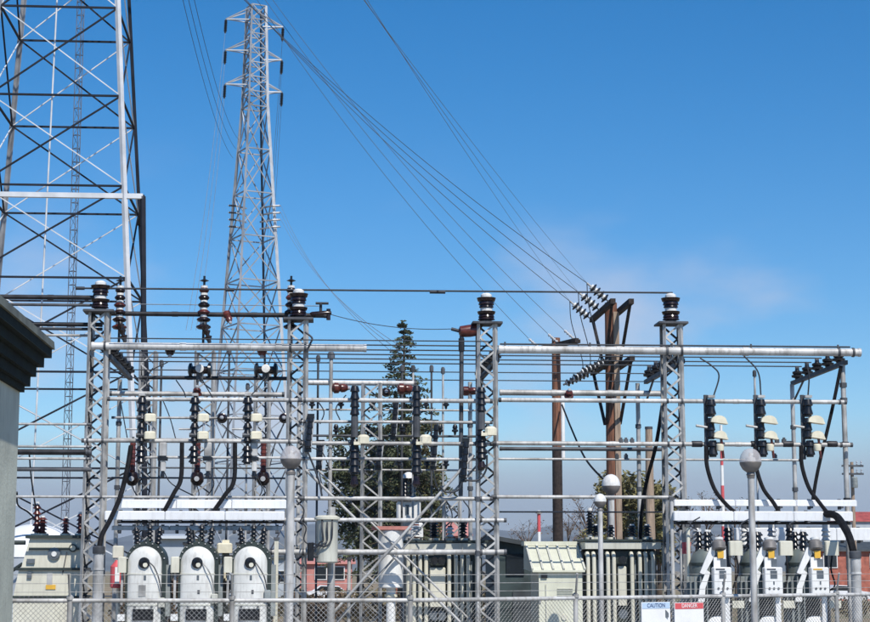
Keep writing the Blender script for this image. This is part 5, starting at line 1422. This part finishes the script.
# ------------------------------------------------------------------ lamp posts
def lamp(px, pyc, Y, r, label, post_r, white=False):
    x = X(px, Y, pyc); zc = Z(pyc, Y, px)
    t = thing('lamp_post', (x, Y, 0), label, 'lamp post', 'globe lamp posts')
    bar('post', (x, Y, 0), (x, Y, zc - r * 1.25), post_r, 'galv_light', t)
    MB().lathe([(post_r * 2.2, 0), (post_r * 2.2, 0.04), (post_r * 1.2, 0.12)], (x, Y, 0), n=14).build('base', 'galv', t)
    MB().lathe([(post_r * 1.15, 0), (post_r * 1.2, r * 0.22), (r * 0.42, r * 0.30), (r * 0.34, r * 0.52)], (x, Y, zc - r * 1.55), n=14).build('neck', 'lamp_grey', t)
    MB().lathe([(r * 0.34, 0), (r * 0.72, r * 0.28), (r * 0.96, r * 0.70), (r * 1.0, r * 0.92), (r * 0.98, r * 0.96)], (x, Y, zc - r * 1.05), n=20).build('lower_bowl', 'lamp_grey', t)
    g_ = [(r * 1.0, 0)] + [(r * math.cos(a) ** 0.9, r * 1.25 * math.sin(a)) for a in [R(10 * i) for i in range(1, 9)]] + [(r * 0.05, r * 1.255)]
    MB().lathe(g_, (x, Y, zc - r * 0.1), n=22).build('globe', 'cap_white' if white else 'globe_glass', t)
    if not white:
        MB().lathe([(r * 0.45, 0), (r * 0.5, r * 0.1), (r * 0.42, r * 0.42), (r * 0.16, r * 0.5), (r * 0.14, r * 0.85), (r * 0.05, r * 0.88)], (x, Y, zc - r * 0.12), n=14).build('light_unit', 'cap_white', t)
    return t
lamp(291, 458, 30.5, 0.185, 'globe lamp post in front of the second column', 0.075)
lamp(750.5, 461, 30.5, 0.195, 'globe lamp post in front of the panel-fronted regulators', 0.058)
lamp(611, 485, 49.5, 0.265, 'tall white-domed lamp in front of the stout brown pole', 0.09, True)
lamp(600, 501, 38.5, 0.14, 'small white-domed lamp in front of the ribbed transformer', 0.055, True)

# =================================================================== FENCE
def fence():
    pts = [Vector((X(-60, 27, 600), 27.0, 0)), Vector((X(410, 27, 600), 27.0, 0)), Vector((X(930, 34.2, 594), 34.2, 0))]
    zt = Z(600.5, 27, 200)
    t = thing('chain_link_fence', (pts[1].x, pts[1].y, 0), 'galvanised chain-link fence with three barbed strands in front of the yard', 'fence')
    marks = [(0, px) for px in (-60, 70, 232, 410)] + [(1, px) for px in (548, 690, 815, 930)]
    for s, px in marks:
        if s == 0: p = Vector((X(px, 27, 600), 27.0, 0))
        else:
            a, b = pts[1], pts[2]; f = (px - 410) / 520.0
            p = a.lerp(b, f)
        bar('post', p, p + Vector((0, 0, zt + 0.03)), 0.04, 'galv', t)
        bar('barb_arm', p + Vector((0, 0, zt)), p + Vector((0, -0.22, zt + 0.40)), 0.018, 'galv', t)
        MB().lathe([(0.055, 0), (0.055, 0.05), (0.02, 0.08)], p + Vector((0, 0, zt + 0.01)), n=10).build('post_cap', 'galv', t)
    up = Vector((0, 0, zt))
    for i in range(2):
        a, b = pts[i], pts[i + 1]
        bar('top_rail', a + up, b + up, 0.032, 'galv_light', t)
        for k in range(3):
            o_ = Vector((0, -0.07 * (k + 1), zt + 0.128 * (k + 1)))
            bar('barbed_strand', a + o_, b + o_, 0.004, 'galv', t, 'tube6')
        d = b - a; L = d.length; u = d / L
        m = MB(); step = 0.075; H = zt - 0.05
        n0 = -int(H / step) - 1
        k = n0
        while k * step < L:
            for sgn in (1, -1):
                s0 = k * step; s1 = s0 + H
                q0, q1 = max(0, s0), min(L, s1)
                if q1 - q0 > 0.02:
                    h0, h1 = q0 - s0, q1 - s0
                    if sgn < 0: h0, h1 = H - h0, H - h1
                    off = Vector((0, 0.004 * sgn, 0))
                    m.tube([a + u * q0 + Vector((0, 0, 0.05 + h0)) + off, a + u * q1 + Vector((0, 0, 0.05 + h1)) + off], 0.0034, 3, cap=False)
            k += 1
        m.build('chain_link', 'galv', t, kind='stuff')
    return pts, zt
FP, FZ = fence()

def text_mesh(body, size, loc, mname, parent, name, rz):
    cu = bpy.data.curves.new(name, 'FONT'); cu.body = body; cu.size = size; cu.align_x = 'CENTER'; cu.align_y = 'CENTER'; cu.extrude = 0.002
    tmp = bpy.data.objects.new(name, cu); COL.objects.link(tmp)
    dg = bpy.context.evaluated_depsgraph_get()
    me = bpy.data.meshes.new_from_object(tmp.evaluated_get(dg))
    bpy.data.objects.remove(tmp)
    me.materials.clear(); me.materials.append(MATS[mname])
    o = bpy.data.objects.new(name, me); COL.objects.link(o); o.parent = parent
    o.rotation_euler = (R(90), 0, rz); o.location = Vector(loc) - org(parent)
    return o
def sign(px0, px1, py0, py1, head, ink, word, label):
    a, b = FP[1], FP[2]
    def on(px):
        # intersection of the pixel column with the fence plane
        d = at(px, 605, 30.0) - Vector((0, 0, CAMZ)); f = b - a
        # solve t*d = a + s*f in XY
        det = d.x * (-f.y) + f.x * d.y
        s = (d.x * a.y - d.y * a.x) / -(d.x * f.y - d.y * f.x)
        return a + f * s
    p, q = on(px0), on(px1)
    rz = math.atan2(b.y - a.y, b.x - a.x)
    nrm = Vector((math.sin(rz), -math.cos(rz), 0))
    mid = (p + q) / 2 + nrm * 0.03
    w = (q - p).length; Yd = mid.y
    zt, zb = Z(py0, Yd, 665), Z(py1, Yd, 665)
    t = thing('warning_sign', (mid.x, mid.y, zb), label, 'sign')
    M = Matrix.Rotation(rz, 3, 'Z')
    MB().box((mid.x, mid.y, (zt + zb) / 2), (w, 0.012, zt - zb), M=M).build('board', 'sign_white', t)
    hh = (zt - zb) * 0.24
    c = mid + nrm * 0.008
    MB().box((c.x, c.y, zt - hh / 2 - 0.008), (w - 0.02, 0.006, hh), M=M).build('header', head, t)
    c = mid + nrm * 0.014
    text_mesh(word, hh * 0.95, (c.x, c.y, zt - hh / 2 - 0.008), ink, t, 'lettering', rz)
    return t, mid, w, zt, zb, rz, nrm
s1 = sign(640, 668.5, 602, 627, 'sign_blue', 'sign_ink', 'CAUTION', 'white warning sign with pale blue header on the fence')
t, mid, w, zt, zb, rz, nrm = s1
c = mid + nrm * 0.009 + Vector((math.cos(rz), math.sin(rz), 0)) * w * 0.34
MB().prism([(-0.05, -0.06), (0.05, -0.06), (0.05, 0.01), (0.0, 0.07), (-0.05, 0.01)], -0.003, 0.003, (c.x, c.y, zt - (zt - zb) * 0.48)).build('pictogram', 'screen_grey', t)
s2 = sign(673, 702, 602.5, 627, 'sign_red', 'sign_white', 'DANGER', 'white warning sign with red header on the fence')

# =================================================================== TREES
def leafball(m, c, r, n, size, rnd, flat=1.0, hang=0.0):
    for _ in range(n):
        while True:
            v = Vector((rnd.uniform(-1, 1), rnd.uniform(-1, 1), rnd.uniform(-1, 1)))
            if v.length <= 1: break
        p = Vector(c) + Vector((v.x * r, v.y * r, v.z * r * flat))
        a = Vector((rnd.uniform(-1, 1), rnd.uniform(-1, 1), rnd.uniform(-0.6, 0.6) - hang)).normalized()
        b = a.cross(Vector((rnd.uniform(-1, 1), rnd.uniform(-1, 1), rnd.uniform(-1, 1)))).normalized()
        s_ = size * rnd.uniform(0.6, 1.3)
        m.add([p - a * s_ - b * s_ * 0.25, p + b * s_ * 0.45, p + a * s_ + b * s_ * 0.1, p - b * s_ * 0.4], [(0, 1, 2, 3)])
def conifer(px, ptop, Y, spread, label, seed, mname='needles', gaps=0.15):
    rnd = random.Random(seed)
    b0 = Vector((X(px, Y, 450), Y, 0)); h = Z(ptop, Y, px)
    t = thing('conifer_tree', b0, label, 'tree')
    MB().tube([b0, b0 + Vector((0, 0, h * 0.5)), b0 + Vector((0.05, 0, h * 0.98))], [0.32, 0.2, 0.02], 10).build('trunk', 'bark', t)
    cr = MB(); tw = MB()
    z = h * 0.16; k = 0
    while z < h * 0.985:
        f = (h - z) / h
        rad = spread * (f ** 0.85) * rnd.uniform(0.85, 1.1) + 0.06
        nb = 7 if f > 0.3 else 5
        for i in range(nb):
            if rnd.random() < gaps: continue
            a = rnd.uniform(0, 6.28)
            L = rad * rnd.uniform(0.55, 1.12)
            tip = b0 + Vector((math.cos(a) * L, math.sin(a) * L, z - L * rnd.uniform(0.05, 0.28)))
            base = b0 + Vector((0, 0, z))
            tw.tube([base, base.lerp(tip, 0.5) + Vector((0, 0, 0.06 * L)), tip], [0.05 * f + 0.01, 0.03 * f + 0.008, 0.006], 4)
            ns = max(3, int(L / 0.22))
            for s_ in range(ns):
                q = (s_ + 0.8) / ns
                p = base.lerp(tip, q) + Vector((0, 0, 0.06 * L * math.sin(q * 3.1)))
                leafball(cr, p, 0.16 + 0.22 * f * (0.4 + q * 0.6), 7, 0.13, rnd, 0.55, 0.3)
        z += h * 0.021; k += 1
    leafball(cr, b0 + Vector((0, 0, h - 0.25)), 0.12, 14, 0.12, rnd, 2.0)
    tw.build('limbs', 'bark', t, kind='stuff')
    cr.build('crown', mname, t, smooth=False, kind='stuff')
    return t
conifer(403, 319, 92, 4.5, 'tall pointed conifer behind the middle bay', 11, 'needles', 0.12)
def broadleaf(px, ptop, pbot, pw, Y, label, seed, mname, dens=1.0, name='broadleaf_tree', bare=False, group=None, size=0.11):
    rnd = random.Random(seed)
    b0 = Vector((X(px, Y, 520), Y, 0)); h = Z(ptop, Y, px); zb = max(0.6, Z(pbot, Y, px)); rad = pw / 2 * S(Y)
    t = thing(name, b0, label, 'tree' if h > 3 else 'shrub', group)
    tr = MB(); lm = MB(); cr = MB()
    tr.tube([b0, b0 + Vector((0.05, 0.1, zb)), b0 + Vector((0, 0, h * 0.72))], [0.05 * h * 0.45, 0.04 * h * 0.4, 0.02], 8)
    nb = int(22 * dens) + 8
    for i in range(nb):
        a = rnd.uniform(0, 6.28); q = rnd.uniform(0.0, 1.0)
        zz = zb + (h - zb) * (0.1 + 0.88 * q)
        env = math.sin(min(1.0, 0.25 + 0.75 * (1 - abs(q - 0.42) * 1.25)) * math.pi / 2)
        L = rad * max(0.15, env) * rnd.uniform(0.45, 1.05)
        tip = b0 + Vector((math.cos(a) * L, math.sin(a) * L, zz))
        st = b0 + Vector((0, 0, max(zb * 0.6, zz - L * rnd.uniform(0.6, 1.1) - 0.3)))
        st.z = min(st.z, h * 0.7)
        mid = st.lerp(tip, 0.5) + Vector((rnd.uniform(-0.1, 0.1), rnd.uniform(-0.1, 0.1), 0.12 * L))
        lm.tube([st, mid, tip], [0.05, 0.03, 0.008], 4)
        for j in range(6 if bare else 3):
            e = mid.lerp(tip, rnd.uniform(0, 1)) 
            lm.tube([e, e + Vector((rnd.uniform(-1, 1), rnd.uniform(-1, 1), rnd.uniform(0.2, 1.2))).normalized() * rad * 0.35], [0.016, 0.005], 3, cap=False)
        leafball(cr, tip, rad * 0.30, int((8 if bare else 42) * dens), size, rnd, 0.8)
        if not bare: leafball(cr, mid, rad * 0.26, int(22 * dens), size, rnd, 0.8)
    tr.build('trunk', 'bark', t); lm.build('limbs', 'twig', t, kind='stuff')
    cr.build('crown', mname, t, smooth=False, kind='stuff')
    return t
broadleaf(360, 424, 560, 70, 96, 'dark spreading evergreen left of the pointed conifer', 21, 'needles', 2.0, size=0.15)
broadleaf(415, 420, 560, 60, 98, 'olive-toned evergreen directly right of the pointed conifer', 22, 'needles_olive', 2.2, size=0.15)
broadleaf(384, 440, 560, 66, 101, 'dense dark evergreen filling behind the open lattice column', 23, 'needles', 2.0, size=0.15)
broadleaf(625, 476, 560, 76, 110, 'yellow-green tree behind the stout brown pole', 31, 'leaf_autumn', 2.4, size=0.17)
broadleaf(658, 484, 565, 46, 106, 'olive tree behind the weathered pole stub', 32, 'leaf_autumn', 2.2, size=0.17)
for k, (px, pt, pw, Y, lb) in enumerate(((586, 490, 48, 120, 'bare brown tree left of the yellow-green tree'), (706, 486, 44, 125, 'bare brown tree behind the first hooded switch'), (735, 492, 36, 130, 'bare brown tree behind the large globe lamp'), (684, 490, 36, 122, 'bare brown tree right behind the fourth column'), (568, 506, 40, 130, 'low bare brown tree beyond the slim pole'), (528, 520, 46, 140, 'low bare brown tree beyond the dark shed'))):
    broadleaf(px, pt, 565, pw, Y, lb, 40 + k, 'leaf_brown', 0.9, bare=True, group='bare trees behind the yard', size=0.10)
for k, (px, pt, pw, Y) in enumerate(((175, 580, 40, 66), (222, 586, 46, 68), (268, 584, 40, 70), (318, 592, 50, 66), (352, 590, 44, 70), (380, 586, 40, 72), (508, 575, 34, 64), (524, 584, 36, 66), (300, 588, 30, 72), (130, 586, 36, 70), (490, 588, 30, 68), (850, 600, 40, 80), (30, 590, 40, 66))):
    broadleaf(px, pt, 640, pw, Y, 'low brown scrub bush growing ' + ['behind the gap of first and second arched regulators', 'behind the second arched regulator', 'behind the third arched regulator', 'in front of the salmon-pink house', 'below the can transformer post', 'behind the open rear lattice column', 'beside the dark green shed wall', 'in front of the dark green shed', 'behind the second column foot', 'behind the red canister', 'behind the third column foot', 'beyond the end post conduit', 'behind the beige transformer'][k], 70 + k, 'scrub' if k % 3 else 'leaf_brown', 0.7, name='scrub_bush', group='scrub bushes behind the yard', size=0.10)

# =================================================================== FAR BUILDINGS AND CARS
def house(px0, px1, ptop, Y, wallm, roofm, label, windows, roof_h=1.2, depth=8, name='house', wn=None):
    x0, x1 = X(px0, Y, 575), X(px1, Y, 575); zt = Z(ptop, Y, (px0 + px1) / 2)
    t = thing(name, ((x0 + x1) / 2, Y, 0), label, 'building')
    ze = zt - roof_h
    MB().box(((x0 + x1) / 2, Y + depth / 2, ze / 2), (x1 - x0, depth, ze)).build('wall', wallm, t)
    MB().prismx([(Y - 0.35, ze), (Y + depth + 0.35, ze), (Y + depth + 0.3, ze + 0.15), (Y + depth / 2, zt), (Y - 0.3, ze + 0.15)], x0 - 0.3, x1 + 0.3).build('roof', roofm, t)
    for fx, fz, w, h in windows:
        xx = x0 + (x1 - x0) * fx
        o = MB().box((xx, Y - 0.03, fz), (w + 0.16, 0.1, h + 0.16)).build('window', 'cap_white', t)
        MB().box((xx, Y - 0.085, fz), (w, 0.02, h)).build('pane', 'glass_dark', o)
    return t
house(300, 352, 558, 150, 'pink_render', 'pink_render', 'salmon-pink house with two dark windows seen under the can transformer', ((0.40, 2.35, 0.9, 1.0), (0.74, 2.35, 0.9, 1.0)), 0.5)
house(395, 470, 521, 190, 'brick_red', 'pink_render', 'house with a faded red roof behind the ribbed transformer', ((0.3, 3.5, 1, 1.2), (0.7, 3.5, 1, 1.2)), 1.6)
house(812, 905, 541, 150, 'brick_red', 'roof_dark', 'dark red brick building beyond the end post', ((0.2, 3.4, 1.1, 1.1), (0.45, 3.4, 1.1, 1.1), (0.7, 3.4, 1.1, 1.1)), 0.9)
house(846, 960, 511, 260, 'siding', 'roof_red', 'far pale building with a bright red roof', ((0.2, 5, 1.4, 1.4), (0.4, 5, 1.4, 1.4)), 1.6)
house(158, 192, 533, 95, 'siding', 'siding', 'grey-blue sided shed seen between first two arched regulators', ((0.6, 2.2, 0.8, 0.6),), 0.3, 5, 'shed')
house(200, 300, 548, 170, 'siding', 'roof_dark', 'long low grey building far behind the arched regulators', ((0.2, 2, 1, 1), (0.5, 2, 1, 1), (0.8, 2, 1, 1)), 1.0)
house(505, 585, 556, 180, 'wood_pale', 'roof_dark', 'long low brown building far behind the dark shed', ((0.3, 2, 1, 1), (0.7, 2, 1, 1)), 1.0)
def dome():
    Y = 62.0
    x = X(34, Y, 560); r = 42 * S(Y); zt = Z(524, Y, 34)
    t = thing('storage_tank', (x, Y, 0), 'pale blue-white domed storage tank behind the beige transformer', 'tank')
    zs = zt - r * 0.75
    MB().lathe([(r, 0), (r, zs)], (x, Y, 0), n=32).build('shell', 'siding', t)
    MB().lathe([(r * 1.02, -0.03)] + [(r * math.cos(a), r * 0.75 * math.sin(a)) for a in [R(6 * i) for i in range(1, 15)]] + [(0.03, r * 0.75)], (x, Y, zs), n=32).build('dome', 'duct_white', t)
dome()
def car(px, Y, body, label, L=4.2, heading=0.0, base=0.0):
    x = X(px, Y, 590)
    t = thing('parked_car', (x, Y, base), label, 'car')
    prof = [(-L / 2, 0.3), (L / 2, 0.3), (L / 2 + 0.03, 0.62), (L / 2 - 0.08, 0.82), (L * 0.28, 0.93), (L * 0.13, 1.36), (-L * 0.24, 1.42), (-L * 0.40, 0.98), (-L / 2, 0.92), (-L / 2 - 0.03, 0.6)]
    MB().prism(prof, -0.82, 0.82, (x, Y, base)).build('body', body, t)
    glass = [(L * 0.245, 0.96), (L * 0.12, 1.30), (-L * 0.22, 1.35), (-L * 0.33, 1.0)]
    MB().prism(glass, -0.835, -0.825, (x, Y, base)).build('side_window', 'glass_dark', t)
    MB().prism(glass, 0.825, 0.835, (x, Y, base)).build('side_window', 'glass_dark', t)
    for sx in (-0.3, 0.3):
        for sy in (-0.83, 0.66):
            o = MB().lathe([(0.31, 0), (0.33, 0.03), (0.33, 0.15), (0.31, 0.18)], (x + sx * L, Y + sy, base + 0.33), (0, 1, 0), 16).build('wheel', 'rubber', t)
            MB().lathe([(0.2, -0.005), (0.2, 0.185)], (x + sx * L, Y + sy, base + 0.33), (0, 1, 0), 12).build('rim', 'galv', o)
    for sy in (-0.6, 0.6):
        MB().box((x + L / 2 + 0.0, Y + sy, base + 0.7), (0.06, 0.3, 0.14)).build('headlight', 'cap_white', t)
car(332, 140, 'car_white', 'white car parked in front of the salmon-pink house', 4.0)
car(185, 150, 'car_red', 'red car parked behind the first two arched regulators', 4.2)
car(22, 96, 'car_red', 'dark red car parked behind the beige transformer', 4.2)
car(845, 140, 'car_white', 'white car parked in front of the dark red brick building', 4.2)
